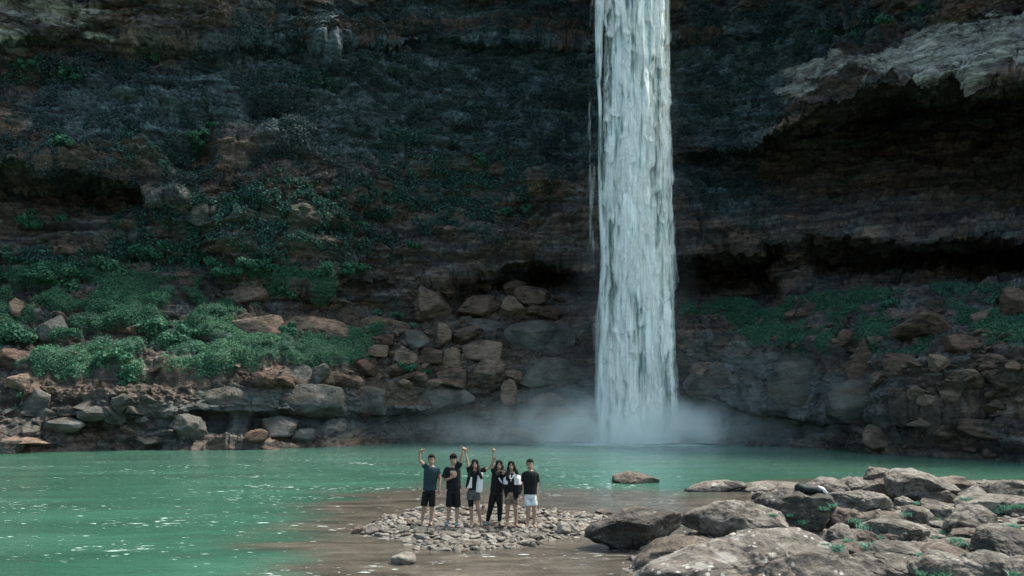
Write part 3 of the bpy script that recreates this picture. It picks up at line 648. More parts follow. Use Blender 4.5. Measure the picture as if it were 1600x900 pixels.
# ---- foreground bank rocks, traced outlines at their own distances: (material, Y, depth, lip, undercut, label, points)
FG = [
 ('fg_dark2',17.7,2.0,.72,.6,'long low dark slab with a pale top edge at the water beside the stony islet',[(915,853),(919,843),(936,827),(975,813),(1010,806),(1035,799),(1052,798),(1062,808),(1068,822),(1071,832),(1045,843),(1010,855),(985,864),(950,863),(922,861)]),
 ('fg_brown',21.0,1.1,.6,.6,'thin dark flat slab lying just behind the long dark waterside slab',[(972,806),(977,796),(990,793),(1005,794),(1030,800),(1034,805),(1000,808)]),
 ('fg',19.0,2.6,.34,.6,'broad pale tan boulder with a sloping top, right of the long dark slab',[(1068,826),(1072,812),(1082,804),(1098,801),(1120,793),(1150,789),(1172,795),(1195,806),(1225,816),(1250,824),(1242,836),(1210,846),(1150,852),(1105,840),(1080,834)]),
 ('fg_brown',15.6,1.6,.6,.5,'low dark rock wedged at the left end of the big lichen covered rock',[(993,893),(996,876),(1010,864),(1035,852),(1065,846),(1100,843),(1130,845),(1130,860),(1090,880),(1040,900),(1005,905)]),
 ('lichen',13.0,2.6,.80,.25,'biggest rock on the bank, dark brown and speckled with white lichen',[(1003,930),(1004,886),(1014,872),(1045,858),(1090,855),(1130,849),(1190,845),(1250,842),(1285,846),(1320,862),(1345,880),(1366,905),(1372,945),(1200,965),(1020,955)]),
 ('fg_brown',31.3,1.6,.4,.3,'smooth brown rock alone in the water behind the islet',[(957,752),(960,744),(972,740),(990,739),(1005,742),(1028,749),(1031,756),(1000,759),(960,757)]),
 ('fg',28.5,1.5,.4,.3,'low layered rock reaching into the water at the far left of the bank',[(1068,768),(1090,764),(1120,756),(1150,752),(1165,756),(1169,768),(1140,772),(1100,772)]),
 ('fg',29.2,1.8,.4,.3,'flat pale shelf of rock at the waterline behind the dark bag rock',[(1158,768),(1160,758),(1190,754),(1230,755),(1262,757),(1262,768),(1200,772)]),
 ('fg_brown',26.8,.7,.6,.6,'small block with a pale flat top left of the dark bag rock',[(1176,781),(1178,771),(1192,769),(1204,772),(1202,781),(1188,785)]),
 ('fg_dark',23.0,2.2,.85,.3,'large black jagged boulder that the dark bag lies on',[(1190,815),(1190,795),(1200,775),(1222,767),(1250,766),(1275,770),(1302,773),(1304,790),(1297,806),(1293,836),(1240,842),(1205,836)]),
 ('fg',27.6,1.6,.5,.4,'tan rounded boulder directly behind the dark bag',[(1258,768),(1265,756),(1290,748),(1315,750),(1325,757),(1331,770),(1310,784),(1280,782)]),
 ('fg',27.0,1.5,.72,.7,'brown boulder with a black hollow under it, between the bag rock and the top boulder',[(1300,780),(1308,762),(1320,754),(1338,748),(1356,752),(1368,761),(1358,774),(1315,782)]),
 ('fg',29.5,1.4,.62,.75,'topmost block of the bank with a dark front face',[(1352,754),(1362,740),(1368,732),(1385,731),(1400,737),(1400,750),(1382,759),(1362,759)]),
 ('fg',28.6,3.0,.35,.5,'largest pale sloping slab at the top of the bank',[(1390,752),(1400,738),(1412,736),(1440,741),(1468,751),(1500,765),(1504,780),(1495,790),(1440,796),(1405,780)]),
 ('fg_brown',27.6,1.6,.6,.3,'brown wedge shaped boulder leaning under the pale sloping slab',[(1348,778),(1368,762),(1385,753),(1400,745),(1422,758),(1440,776),(1425,786),(1380,786)]),
 ('fg_brown',25.8,1.4,.85,.5,'upright dark rock in front of the pale sloping slab',[(1438,794),(1441,770),(1450,757),(1463,758),(1478,768),(1500,785),(1498,796),(1460,799)]),
 ('fg_brown',29.0,1.5,.7,.5,'long brown boulder right of the pale sloping slab, at the water',[(1465,754),(1472,747),(1488,745),(1502,748),(1516,758),(1530,765),(1539,774),(1515,780),(1490,772)]),
 ('fg',28.2,1.0,.5,.4,'small rounded pale boulder near the right edge of the water side row',[(1533,778),(1545,763),(1560,756),(1571,758),(1568,774),(1555,780)]),
 ('fg',27.0,1.8,.6,.4,'pale boulder cut by the right edge of the photo, at the top of the bank',[(1553,780),(1564,762),(1580,752),(1600,754),(1640,762),(1640,795),(1570,798)]),
 ('fg',24.5,2.0,.45,.45,'big pitted pale boulder in the middle of the bank behind a round brown one',[(1297,795),(1303,779),(1330,773),(1370,770),(1386,772),(1401,786),(1397,799),(1375,808),(1340,808),(1308,806)]),
 ('fg_brown',21.7,1.2,.6,.4,'round brown boulder in front of the big pitted pale boulder',[(1292,820),(1295,802),(1312,795),(1338,797),(1353,805),(1352,822),(1325,836),(1298,836)]),
 ('fg',24.2,.9,.65,.6,'small flat topped block right of the pitted pale boulder',[(1402,797),(1404,779),(1418,776),(1431,782),(1430,797),(1412,803)]),
 ('fg_brown',22.3,1.1,.7,.6,'low dark boulder with grass at its left end',[(1350,818),(1355,808),(1375,801),(1408,802),(1421,812),(1410,826),(1370,828)]),
 ('fg',21.6,1.3,.6,.55,'pale egg shaped boulder in the middle of the bank',[(1416,818),(1420,804),(1438,793),(1456,800),(1464,813),(1452,828),(1428,828)]),
 ('fg',22.7,1.6,.5,.4,'long grey boulder behind the pale egg shaped one',[(1440,804),(1468,792),(1512,797),(1530,808),(1520,824),(1470,824)]),
 ('fg',20.5,1.7,.7,.6,'tall humped boulder with a shaded front right of the egg shaped one',[(1488,838),(1496,818),(1512,803),(1532,794),(1556,795),(1570,810),(1570,828),(1545,844),(1510,848)]),
 ('fg',24.3,2.2,.5,.4,'flat pale rock with grass on it near the right edge',[(1498,796),(1520,777),(1560,778),(1600,781),(1640,796),(1630,815),(1580,813),(1530,806)]),
 ('fg',19.2,2.4,.35,.5,'broad flat pale slab in the middle of the bank',[(1368,832),(1376,822),(1410,819),(1442,823),(1462,831),(1475,848),(1455,860),(1410,860),(1385,850)]),
 ('fg_brown',18.0,1.0,.6,.5,'narrow brown rock lying along the front of the flat pale slab',[(1378,846),(1384,835),(1402,834),(1442,846),(1444,856),(1400,860)]),
 ('fg',17.8,1.0,.6,.2,'upright pale knuckle of rock behind the lichen covered rock',[(1292,866),(1298,840),(1306,826),(1316,820),(1328,826),(1336,842),(1328,864),(1305,874)]),
 ('fg_brown',17.2,.9,.6,.4,'small weathered rock right of the upright pale knuckle',[(1330,860),(1338,842),(1360,831),(1374,845),(1374,860),(1345,866)]),
 ('fg_brown',16.0,1.5,.6,.6,'split layered brown rock between the lichen covered rock and a square block',[(1312,874),(1322,856),(1340,850),(1375,858),(1396,872),(1392,890),(1345,886)]),
 ('fg',15.4,1.4,.7,.6,'square block with a pale top and a black hollow in its front',[(1362,872),(1368,852),(1392,848),(1440,853),(1442,872),(1434,892),(1390,896),(1370,888)]),
 ('fg',14.0,1.8,.5,.4,'long flat rock along the bottom edge right of the lichen covered rock',[(1330,880),(1350,872),(1400,883),(1445,884),(1475,905),(1460,930),(1380,930),(1345,910)]),
 ('fg_brown',15.6,1.5,.8,.4,'layered brown block with a deep crack beside the square block',[(1440,872),(1446,858),(1470,854),(1516,857),(1527,872),(1530,890),(1505,900),(1455,896)]),
 ('fg',13.6,1.9,.8,.3,'long pale topped rock sloping down to the right at the bottom edge',[(1430,905),(1433,882),(1445,868),(1470,880),(1530,897),(1568,920),(1560,950),(1440,950)]),
 ('fg',18.2,1.4,.5,.4,'pitted grey rock with a round hole near the right edge',[(1533,848),(1536,832),(1548,824),(1572,828),(1610,832),(1612,856),(1570,866),(1540,862)]),
 ('fg_dark2',15.0,2.2,.86,.5,'big boulder at the right edge with a pale top and a black front',[(1548,905),(1553,878),(1560,852),(1575,838),(1600,834),(1650,842),(1660,890),(1620,915),(1570,912)]),
 ('fg',13.6,1.3,.6,.3,'brown rock at the bottom edge left of the bottom right corner stone',[(1520,890),(1530,874),(1552,866),(1580,876),(1596,896),(1600,925),(1550,925)]),
 ('fg',13.0,1.2,.6,.3,'rounded pale rock in the bottom right corner',[(1585,915),(1588,890),(1602,878),(1630,880),(1660,910),(1650,940),(1600,940)]),
 ('fg',20.4,1.3,.4,.4,'small pale stone with grass between the black boulder and the round brown boulder',[(1238,850),(1244,840),(1262,836),(1285,842),(1292,855),(1270,862),(1245,860)]),
 ('fg',26.0,1.5,.5,.4,'low pale rock under the long brown boulder at the right',[(1495,792),(1505,781),(1535,778),(1560,784),(1558,794),(1525,800)]),
 ('fg',17.0,1.2,.5,.5,'pale rock with small dark holes in front of the humped boulder',[(1462,862),(1470,848),(1500,845),(1535,850),(1545,862),(1520,874),(1480,874)]),
 # islet and shallow water
 ('pebble',16.2,.6,.45,.3,'largest smooth stone standing in the shallow water in front of the islet',[(610,882),(611,873),(624,866),(640,865),(650,871),(642,880),(625,886)]),
 ('pebble',19.7,.5,.6,.4,'tilted pale slab at the left front of the islet',[(614,838),(618,832),(633,823),(640,824),(628,837),(619,841)]),
 ('pebble',19.6,.5,.6,.4,'long flat pale slab at the islet front below the first person',[(640,833),(646,826),(660,825),(676,829),(670,835),(650,838)]),
 ('pebble',18.9,.4,.5,.4,'rounded pale stone just below the long flat slab on the islet',[(658,841),(662,835),(672,834),(676,840),(668,845),(660,845)]),
 ('fg_brown',19.4,.5,.5,.4,'brown leaning stone at the far left tip of the islet',[(544,838),(552,829),(561,821),(566,825),(558,836)]),
 ('fg',19.6,.6,.5,.4,'grey humped stone second from the left tip of the islet',[(563,838),(566,829),(576,824),(590,825),(597,835),(580,839)]),
 ('fg',19.5,.6,.5,.4,'grey wedge of rock third from the left tip of the islet',[(592,828),(604,825),(616,832),(616,840),(604,840)]),
 ('fg_brown',18.9,.4,.6,.3,'brown oval stone on the islet front below the second person',[(684,842),(690,833),(702,833),(706,839),(696,845)]),
 ('pebble',19.8,.5,.6,.3,'pale flat stone on the islet in front of the third person',[(708,836),(712,828),(728,826),(738,832),(726,838)]),
 ('fg_brown',20.0,.6,.7,.3,'layered tilted brown rock on the islet in front of the fourth person',[(748,834),(755,822),(768,816),(782,820),(788,829),(770,834)]),
 ('fg_dark',18.2,.6,.7,.5,'low dark rock on the front edge of the islet below the last person',[(808,842),(818,835),(836,837),(848,842),(838,850),(818,850)]),
 ('pebble',20.3,.6,.8,.2,'tall pale slab leaning left at the right end of the islet',[(870,838),(873,822),(879,815),(886,824),(894,837),(884,841)]),
 ('pebble',20.4,.6,.8,.2,'second pale slab leaning beside the tall one at the right end of the islet',[(886,826),(892,817),(902,828),(908,838),(898,840)]),
 ('fg_brown',23.4,.9,.5,.4,'brown flat rock behind the right part of the islet',[(842,808),(852,801),(868,800),(868,806),(852,811)]),
 ('fg_dark',23.0,.6,.6,.3,'small dark rock beside the last person on the islet',[(835,822),(838,812),(848,812),(853,820),(846,826)]),
 ('fg_brown',22.3,.9,.5,.4,'flat brown rock in the shallows between the islet and the long dark slab',[(896,826),(905,820),(922,822),(930,827),(912,831)]),
 ('fg_brown',24.4,1.0,.5,.4,'large tan stone standing behind the third and fourth person on the islet',[(749,808),(752,795),(758,790),(768,800),(772,808),(760,812)]),
 ('fg_brown',24.6,.7,.5,.5,'small dark rock left of the thin dark flat slab',[(930,803),(936,797),(948,798),(958,804),(944,807)]),
]
m2 = rock_material('dark_faced_rock', (0.014, 0.013, 0.012), (0.13, 0.115, 0.10), (0.022, 0.02, 0.018), warm=None); MAT['fg_dark2'] = m2
for i, (mt, Yd, dep, lip, und, lab, pts) in enumerate(FG):
    bpy_ = max(p[1] for p in pts)
    if bpy_ < 900: Yd, dep = ground_y(bpy_-4), dep*0.9
    if len(lab.split()) > 16: raise ValueError(lab)
    outline_rock('boulder' if Yd < 99 else 'rock', pts, Yd, dep, MAT[mt], lab, lip, und, sub=6 if dep > 1.7 else (5 if dep > .8 else 4), seed=i*7+3, group='boulders of the right bank' if pts[0][0] > 1000 else None)

import re
LM = []                                     # landmarks: (px, py, nickname)
def nick(lab):
    w = lab.split(', ')[0].split(); 
    for n in range(4, len(w)):
        if w[n] in ('in', 'at', 'above', 'under', 'on', 'with', 'left', 'right', 'behind', 'beside', 'between', 'from', 'hanging', 'lying', 'just', 'of', 'near', 'below', 'wedged', 'standing', 'cut', 'leaning'): return ' '.join(w[:n])
    return ' '.join(w[:7])
def mark(px, py, lab):
    k = nick(lab); k = re.sub('^(largest|biggest|topmost)', r'\\1', k)
    if all(k != q[2] for q in LM): LM.append((px, py, k))
USED = {}
def near_label(px, py, size, colour, noun, R_):
    d = sorted(LM, key=lambda q: math.hypot(q[0]-px, (q[1]-py)*1.6))[:12]
    for a in d:
        dx, dy = px-a[0], (py-a[1])*1.6
        if abs(dx) > abs(dy): rel = 'right of' if dx > 0 else 'left of'
        else: rel = 'below' if dy > 0 else 'above'
        far = math.hypot(dx, dy)
        t = ' '.join((size+' '+colour+' '+noun+' '+('just ' if far < 45 else 'some way ' if far > 100 else '')+rel+' the '+a[2]).split()[:16])
        if t not in USED: USED[t] = 1; return t
    return None
for (mt, Yd, dep, lip, und, lab, pts) in FG: mark(sum(p[0] for p in pts)/len(pts), sum(p[1] for p in pts)/len(pts), lab)
def proj(v): return 800+v[0]*FPX/v[1], HY-(v[2]-CAMZ)*FPX/v[1]
CN = {'fg': 'pale', 'fg_brown': 'brown', 'slope': 'dark', 'slope_tan': 'tan', 'slope_grey': 'grey', 'pebble': 'pale grey', 'fg_dark': 'black'}
# ---- prototypes for copied rocks
PROTO = [rock_mesh(200+i, (1, 0.8+0.1*(i % 3), [0.7, 0.55, 0.8, 0.42][i % 4]), 5, 15+i % 5, 0.6, lo=.46, sharp=70) for i in range(12)]
PEBP = [rock_mesh(300+i, (1, 0.85, [0.45, 0.3, 0.55, 0.38][i % 4]), 3, 14, 0.35, 'stone', lo=.49, sharp=50) for i in range(12)]
def variant(meshes, mat):
    out = []
    for me in meshes:
        c = me.copy(); c.materials.clear(); c.materials.append(mat); c.polygons.foreach_set('use_smooth', np.ones(len(c.polygons), bool)); out.append(c)
    return out
PR = {k: variant(PROTO, MAT[k]) for k in ('fg', 'fg_brown', 'slope', 'slope_tan', 'slope_grey')}
PP = {k: variant(PEBP, MAT[k]) for k in ('pebble', 'fg_brown', 'fg_dark')}
def place_rock(kind, pr, loc, s, rot, label, cat, group, lib=PR, name='boulder'):
    o = bpy.data.objects.new(name, lib[kind][pr % 12]); COL.objects.link(o); o.location = loc; o.scale = s; o.rotation_euler = rot
    if cat != 'boulder':
        q_ = proj(loc); b = s[0]*FPX/loc[1]; lim = (9, 16, 28) if lib is PR else (5, 8, 12)
        nl = near_label(q_[0], q_[1], 'tiny' if b < lim[0] else 'small' if b < lim[1] else 'middling' if b < lim[2] else 'large', CN[kind], 'stone' if s[2] > s[0]*.62 else 'flat stone', None)
        label = nl or label
    tag(o, label, cat, group); return o

# filler rocks of the right bank, between the big ones
R = np.random.RandomState(5); n = 0
while n < 150:
    Yd = 12.5+R.rand()**0.9*19; px = 1040+R.rand()*620; x = (px-800)/FPX*Yd
    if polydist(BNK, np.array([x]), np.array([Yd]))[0] < 0.15: continue
    h = float(ground_h(np.array([x]), np.array([Yd]))[0]); s = 0.22+R.rand()**2*0.75
    place_rock('fg' if R.rand() < .6 else 'fg_brown', R.randint(12), (x, Yd, h+s*0.06), (s*1.3, s, s*.75), (R.randn()*.15, R.randn()*.15, R.rand()*6.3),
               'brown grey rock wedged among the larger boulders of the right bank', 'rock', 'small rocks between the bank boulders', name='bank_stone'); n += 1

# ---- rocks of the terrace under the cliff, one by one: (px, py, width px, height px, kind, label)
HS = [
 (386,461,56,26,'slope_tan','brown flat topped slab above the green carpet left of centre'),
 (78,517,44,38,'slope_grey','grey square block in the green carpet at the left'),
 (20,562,46,30,'slope','reddish brown boulder at the left edge in the green carpet'),
 (24,482,20,26,'slope_tan','small upright reddish rock near the left edge, above the carpet'),
 (675,477,56,44,'slope_tan','tan trapezoid boulder under the rock overhang left of the waterfall'),
 (672,458,28,8,'slope_tan','small flat stone on top of the tan trapezoid boulder'),
 (768,584,54,42,'slope_tan','pale diamond shaped boulder hanging over the ledge left of the waterfall'),
 (755,550,56,32,'slope_tan','angular tan boulder just above the pale diamond one'),
 (805,452,34,22,'slope','tilted block at the top of the pile inside the cave'),
 (834,462,54,24,'slope','long flat block in the cave right of the tilted one'),
 (750,484,66,36,'slope','large broken boulder at the left of the cave pile'),
 (806,480,42,30,'slope_tan','pointed boulder in the middle of the cave pile'),
 (850,488,50,22,'slope','low dark slab right of the pointed cave boulder'),
 (408,592,38,24,'slope','dark rounded rock on the ledge edge, first from the left below the carpet'),
 (442,596,36,16,'slope','low dark rock second from the left on the ledge edge'),
 (500,588,26,32,'slope_grey','upright grey block on the ledge edge in front of the carpet'),
 (532,592,30,20,'slope','brown rounded rock right of the upright grey block'),
 (568,576,34,24,'slope','dark square rock at the right end of the carpet'),
 (553,594,26,12,'slope_tan','small tan rock on the ledge edge below the dark square rock'),
 (586,548,40,16,'slope_tan','long tan slab at the tip of the green carpet'),
 (585,533,22,18,'slope','first of three round rocks above the tip of the carpet'),
 (604,533,24,20,'slope','second of three round rocks above the tip of the carpet'),
 (648,532,42,26,'slope_grey','grey leaning block in the rubble right of the carpet'),
 (690,526,24,34,'slope_tan','square tan block in the rubble below the trapezoid boulder'),
 (634,560,32,22,'slope_tan','rounded tan rock in the middle of the rubble'),
 (676,556,34,22,'slope','brown rock in the rubble below the square tan block'),
 (706,562,30,34,'slope_tan','tall reddish block at the right of the rubble'),
 (728,524,48,22,'slope','long dark block below the cave pile'),
 (650,590,34,18,'slope_tan','pale flat rock on the ledge edge in the rubble'),
 (620,578,32,20,'slope','brown rock on the ledge edge left of the pale flat one'),
 (632,600,20,12,'slope_tan','small pale stone perched on the ledge rim'),
 (705,590,40,26,'slope','brown boulder on the ledge left of the diamond boulder'),
 (800,588,26,18,'slope_tan','small pale rock right of the diamond boulder'),
 (795,618,22,42,'slope_tan','narrow pale block hanging in the ledge wall below the diamond boulder'),
 (1102,582,46,26,'slope_tan','reddish brown boulder on the ledge right of the waterfall'),
 (1343,568,44,62,'slope','tall brown rock tower at the right, above the water'),
 (1382,592,36,22,'slope_tan','pale topped stone in a dark niche beside the rock tower'),
 (1412,572,46,40,'slope','large dark boulder right of the rock tower'),
 (1447,510,88,40,'slope','broad dark brown slab in the middle of the right hand green slope'),
 (1318,530,22,26,'slope','small upright dark rock above the rock tower'),
 (1470,566,34,24,'slope_tan','tan rock at the foot of the right hand slope'),
 (1520,592,52,24,'slope_tan','pale ledge block near the right edge above the water'),
 (1556,574,46,36,'slope','dark angular boulder near the right edge'),
 (1505,538,46,28,'slope','dark boulder in the green slope near the right edge'),
 (1590,474,34,44,'slope','big dark rock at the right edge below the thin trickle'),
 (1380,684,60,40,'slope_tan','tan boulder at the waterline on the right'),
 (1404,680,26,24,'slope_grey','pale grey chip of rock at the waterline on the right'),
 (1460,656,70,22,'slope_tan','pale ledge stone low on the right cliff foot'),
 (1540,672,66,26,'slope','brown boulder low at the right edge above the water'),
 (55,626,50,40,'slope_grey','rounded brown grey boulder at the left above the water'),
 (30,598,34,24,'slope_tan','tan rock above the rounded boulder at the far left'),
 (188,634,32,30,'slope_grey','round grey boulder in the left shore wall'),
 (100,664,62,24,'slope_grey','long grey boulder low on the left shore'),
 (148,646,44,20,'slope_grey','grey slab between the round boulder and the long one on the left shore'),
 (290,672,50,40,'slope_grey','big grey boulder at the waterline under the undercut'),
 (436,668,48,30,'slope_grey','pale grey rounded boulder in the undercut at the waterline'),
 (474,682,32,20,'slope_grey','smaller grey rock right of the pale rounded one at the waterline'),
 (400,682,30,18,'slope','dark rock left of the pale rounded one at the waterline'),
 (240,686,60,18,'slope_grey','low flat grey rock at the waterline on the left'),
 (40,690,60,14,'slope_tan','flat reddish rock at the waterline at the far left'),
 (428,702,48,5,'slope_tan','very flat tan rock lying in the water by the left shore'),
 (880,655,90,34,'slope_tan','rounded orange brown boulder half hidden by spray left of the waterfall'),
 (815,684,70,24,'slope_tan','sloping tan rock in the spray at the water left of the waterfall'),
]
for (px, py, w, h, kd, lab) in HS: mark(px, py, lab)
R = np.random.RandomState(17)
for i, (px, py, w, h, kd, lab) in enumerate(HS):
    p, nn = surf(px, py+h*0.35)
    Yd = float(p[1])-0.1; sc = Yd/FPX; W_, H_ = w*sc, h*sc
    x, _, z = wpos(px, py, Yd)
    j = [0, 2, 4, 6, 8, 10, 1, 3, 5, 7, 9, 11][i % 12]
    dims = (1, 0.8+0.1*(j % 3), [0.7, 0.55, 0.8, 0.42][j % 4])
    s = (W_*1.18/dims[0], max(W_, H_)*0.9/dims[1], H_*1.25/dims[2])
    place_rock(kd, j, (x, Yd+s[1]*0.12, z), s, (R.randn()*.08, R.randn()*.12, R.choice([0, pi])+R.randn()*.25), lab, 'boulder', None)
# the big hanging slab left of the waterfall, traced
p, nn = surf(850, 540)
outline_rock('hanging_block', [(788,503),(812,501),(850,503),(880,508),(900,520),(899,532),(885,545),(862,558),(840,563),(815,558),(802,545),(790,525)], float(p[1])-0.2, 4.0, MAT['slope_grey'],
             'huge blue grey hanging block of rock left of the waterfall', .75, .5, 6, 777, cat='rock block', amp=.6)
LEDGES = [
 ('slope_grey', 3.0, 'blue grey block of rock just below the huge hanging block', [(798,572),(850,562),(905,558),(928,585),(930,606),(880,612),(830,614),(800,602)]),
 ('slope_tan', 2.5, 'tan horizontal ledge in the spray directly left of the waterfall foot', [(812,612),(860,606),(932,604),(934,624),(900,634),(850,634),(818,628)]),
 ('slope_grey', 2.6, 'long grey brown ledge under the cave pile left of the waterfall', [(694,502),(740,497),(788,498),(796,512),(790,524),(740,527),(700,522)]),
 ('slope_tan', 2.6, 'long tan ledge of broken rock between the upper and lower green carpets', [(345,504),(372,494),(430,491),(500,496),(570,495),(640,503),(652,512),(640,520),(560,522),(520,534),(470,545),(400,546),(352,534)]),
 ('slope_grey', 3.0, 'smooth grey slab wall right of the waterfall above the spray', [(1068,600),(1085,580),(1130,566),(1210,560),(1290,560),(1312,590),(1305,640),(1290,660),(1200,642),(1130,622),(1075,614)]),
 ('slope_grey', 3.0, 'rounded grey slab right of the smooth slab wall, near the water', [(1296,600),(1330,592),(1380,598),(1420,612),(1426,640),(1408,664),(1350,668),(1300,662)]),
 ('slope_tan', 2.2, 'pale tan block standing out of the stacked ledges at the right shore', [(1474,612),(1500,604),(1546,610),(1553,632),(1530,646),(1498,648),(1480,632)]),
 ('slope', 2.2, 'low brown ledge at the right shore under the pale tan block', [(1426,650),(1460,640),(1520,652),(1556,660),(1550,676),(1480,680),(1430,670)]),
 ('slope_grey', 2.4, 'long grey ledge overhanging the water left of the group of people', [(286,612),(340,603),(460,600),(600,604),(690,602),(742,608),(745,628),(690,642),(600,648),(450,646),(340,640),(292,636)]),
]
RL = np.random.RandomState(77)
for i, (mt, dep, lab, pts) in enumerate(LEDGES):
    x0_, x1_ = min(p_[0] for p_ in pts), max(p_[0] for p_ in pts); nseg = max(1, int((x1_-x0_)/95)); poly = pts+[pts[0]]
    cuts = np.linspace(x0_, x1_, nseg+1); cuts[1:-1] += RL.randn(nseg-1)*12
    for g_ in range(nseg):
        a, b = cuts[g_], cuts[g_+1]; up, dn = [], []
        for xq in np.linspace(a+1, b-1, 6):
            ys = [p_[1]+(q_[1]-p_[1])*(xq-p_[0])/(q_[0]-p_[0]) for p_, q_ in zip(poly[:-1], poly[1:]) if (p_[0]-xq)*(q_[0]-xq) <= 0 and p_[0] != q_[0]]
            if not ys: continue
            up.append((xq, min(ys)+RL.randn()*1.2)); dn.append((xq, max(ys)+RL.randn()*1.5+1))
        pg = up+dn[::-1] if nseg > 1 else pts
        cx_ = sum(p_[0] for p_ in pg)/len(pg); cy_ = sum(p_[1] for p_ in pg)/len(pg); p, nn = surf(cx_, cy_)
        lb = lab if nseg == 1 else ['first', 'second', 'third', 'fourth', 'fifth'][g_]+' block from the left in the '+' '.join(lab.split()[:9]).rstrip(' of')
        outline_rock('rock_ledge', pg, float(p[1])+0.15, dep*(.8+.4*RL.rand()), MAT[mt], lb, .62, .35, 6, 900+i*7+g_, cat='rock ledge', amp=.45, bulge=.5 if nseg == 1 else .38)
# rubble fill
zones = [(560,720,515,600,75,(.3,1.1),'slope','brown stone in the rubble slope left of the cave','rubble stones left of the cave'),
         (700,915,450,500,30,(.3,1.2),'slope','dark brown stone in the rock pile inside the cave','rubble stones inside the cave'),
         (350,610,560,600,24,(.25,.9),'slope','dark brown stone along the rim of the ledge under the green carpet','stones on the ledge rim'),
         (0,340,470,600,18,(.3,1.1),'slope','dark stone poking out of the green carpet on the left slope','stones in the left green carpet'),
         (1075,1330,478,545,40,(.25,.9),'slope','dark stone among the green patches right of the waterfall','stones right of the waterfall'),
         (1330,1600,480,600,50,(.3,1.2),'slope','dark stone among the green patches on the right hand slope','stones on the right hand slope'),
         (1400,1600,600,715,18,(.4,1.4),'slope','brown stone in the stacked ledges at the right shore','stones of the right shore'),
         (0,280,610,700,18,(.4,1.5),'slope_grey','grey stone in the rubble of the left shore','stones of the left shore'),
         (280,500,650,704,6,(.3,1.0),'slope_grey','grey stone in the undercut at the left waterline','stones in the undercut')]
for (x0, x1, y0, y1, cnt, (s0, s1), kd, lab, grp) in zones:
    for k in range(cnt):
        px = x0+R.rand()*(x1-x0); py = y0+R.rand()*(y1-y0); p, nn = surf(px, py)
        s = s0+(s1-s0)*R.rand()**2.2; kk = kd if R.rand() < .72 else ('slope_tan' if kd == 'slope' else 'slope')
        place_rock(kk, R.randint(12), tuple(p-nn*s*0.10), (s*1.25, s, s*(.7+.5*R.rand())), (R.randn()*.2, R.randn()*.2, R.rand()*6.3), lab, 'rock', grp, name='rock')

# ---- stones of the islet
for a, b, c in ((672, 815, 'feet of the waving person in teal'), (707, 818, 'teal shoes of the second person'), (741, 815, 'feet of the white vested person'), (775, 815, 'feet of the person all in black'), (800, 818, 'feet of the jacket wearer'), (830, 822, 'feet of the rightmost person')): LM.append((a, b, c))
R = np.random.RandomState(23); cand = []
ix0, iy0 = ISL.min(0)-0.8; ix1, iy1 = ISL.max(0)+0.8
while len(cand) < 3600:
    x = ix0+R.rand(400)*(ix1-ix0); y = iy0+R.rand(400)*(iy1-iy0); d = polydist(ISL, x, y)
    ok = d > -0.75+R.rand(400)**1.5*1.1
    for a, b, dd in zip(x[ok], y[ok], d[ok]): cand.append((a, b, dd))
# a tongue of pebbles at the foot of the lichen rock and the spit right of the islet
for k in range(520):
    py = 800+R.rand()*100; 
    if k % 2: px = 955+R.rand()*75; py = 862+R.rand()*45
    else: px = 900+R.rand()*140; py = 792+R.rand()*26
    g = ground_y(py); cand.append((wpos(px, py, g)[0], g, 0.0))
NB = len(cand)
k = 0
while k < 2600:
    Yd = 12.0+R.rand()*19; x = (1000+R.rand()*680-800)/FPX*Yd
    if polydist(BNK, np.array([x]), np.array([Yd]))[0] > -0.3: cand.append((x, Yd, 0.0)); k += 1
sizes = 0.035+0.24*R.rand(NB)**4.2
sizes = np.concatenate([sizes, 0.05+0.22*R.rand(len(cand)-NB)**2])
order = np.concatenate([np.argsort(-sizes[:NB]), np.arange(NB, len(cand))]); parts = []
PV = [(np.array([v.co[:] for v in me.vertices]), np.array([p.vertices[:] for p in me.polygons])) for me in PEBP]
hh = ground_h(np.array([c[0] for c in cand]), np.array([c[1] for c in cand]))
SV, SF, base = [], [], 0
for rank, idx in enumerate(order):
    x, y, d = cand[idx]; s = float(sizes[idx]); z = float(hh[idx])+s*0.10
    rot = (R.randn()*.25, R.randn()*.25, R.rand()*6.3); sc = (s*1.35, s, s*(1.0+.5*R.rand()))
    if rank < 290:
        place_rock('pebble' if R.rand() < .72 else ('fg_brown' if R.rand() < .8 else 'fg_dark'), R.randint(12), (x, y, z), sc, rot,
                   'flat grey or pale river stone among the heaped stones of the islet', 'stone', 'loose river stones of the islet', PP, 'stone')
    else:
        Mx = (Matrix.Translation((x, y, z)) @ Matrix.Rotation(rot[2], 4, 'Z') @ Matrix.Rotation(rot[0], 4, 'X') @ Matrix.Diagonal((*sc, 1)))
        Mn = np.array(Mx); v, f = PV[R.randint(12)]
        SV.append(v@Mn[:3, :3].T+Mn[:3, 3]); SF.append(f+base); base += len(v)
MAT['pebble_mass'] = rock_material('small_pebbles', (0.045, 0.037, 0.032), (0.27, 0.24, 0.215), (0.13, 0.11, 0.095), 2.5, warm=None)
o = link('pebbles', mesh_np('pebbles', np.concatenate(SV), np.concatenate(SF)), MAT['pebble_mass'])
tag(o, 'small mixed grey and brown pebbles covering the islet and the shore', 'pebbles', kind='stuff')

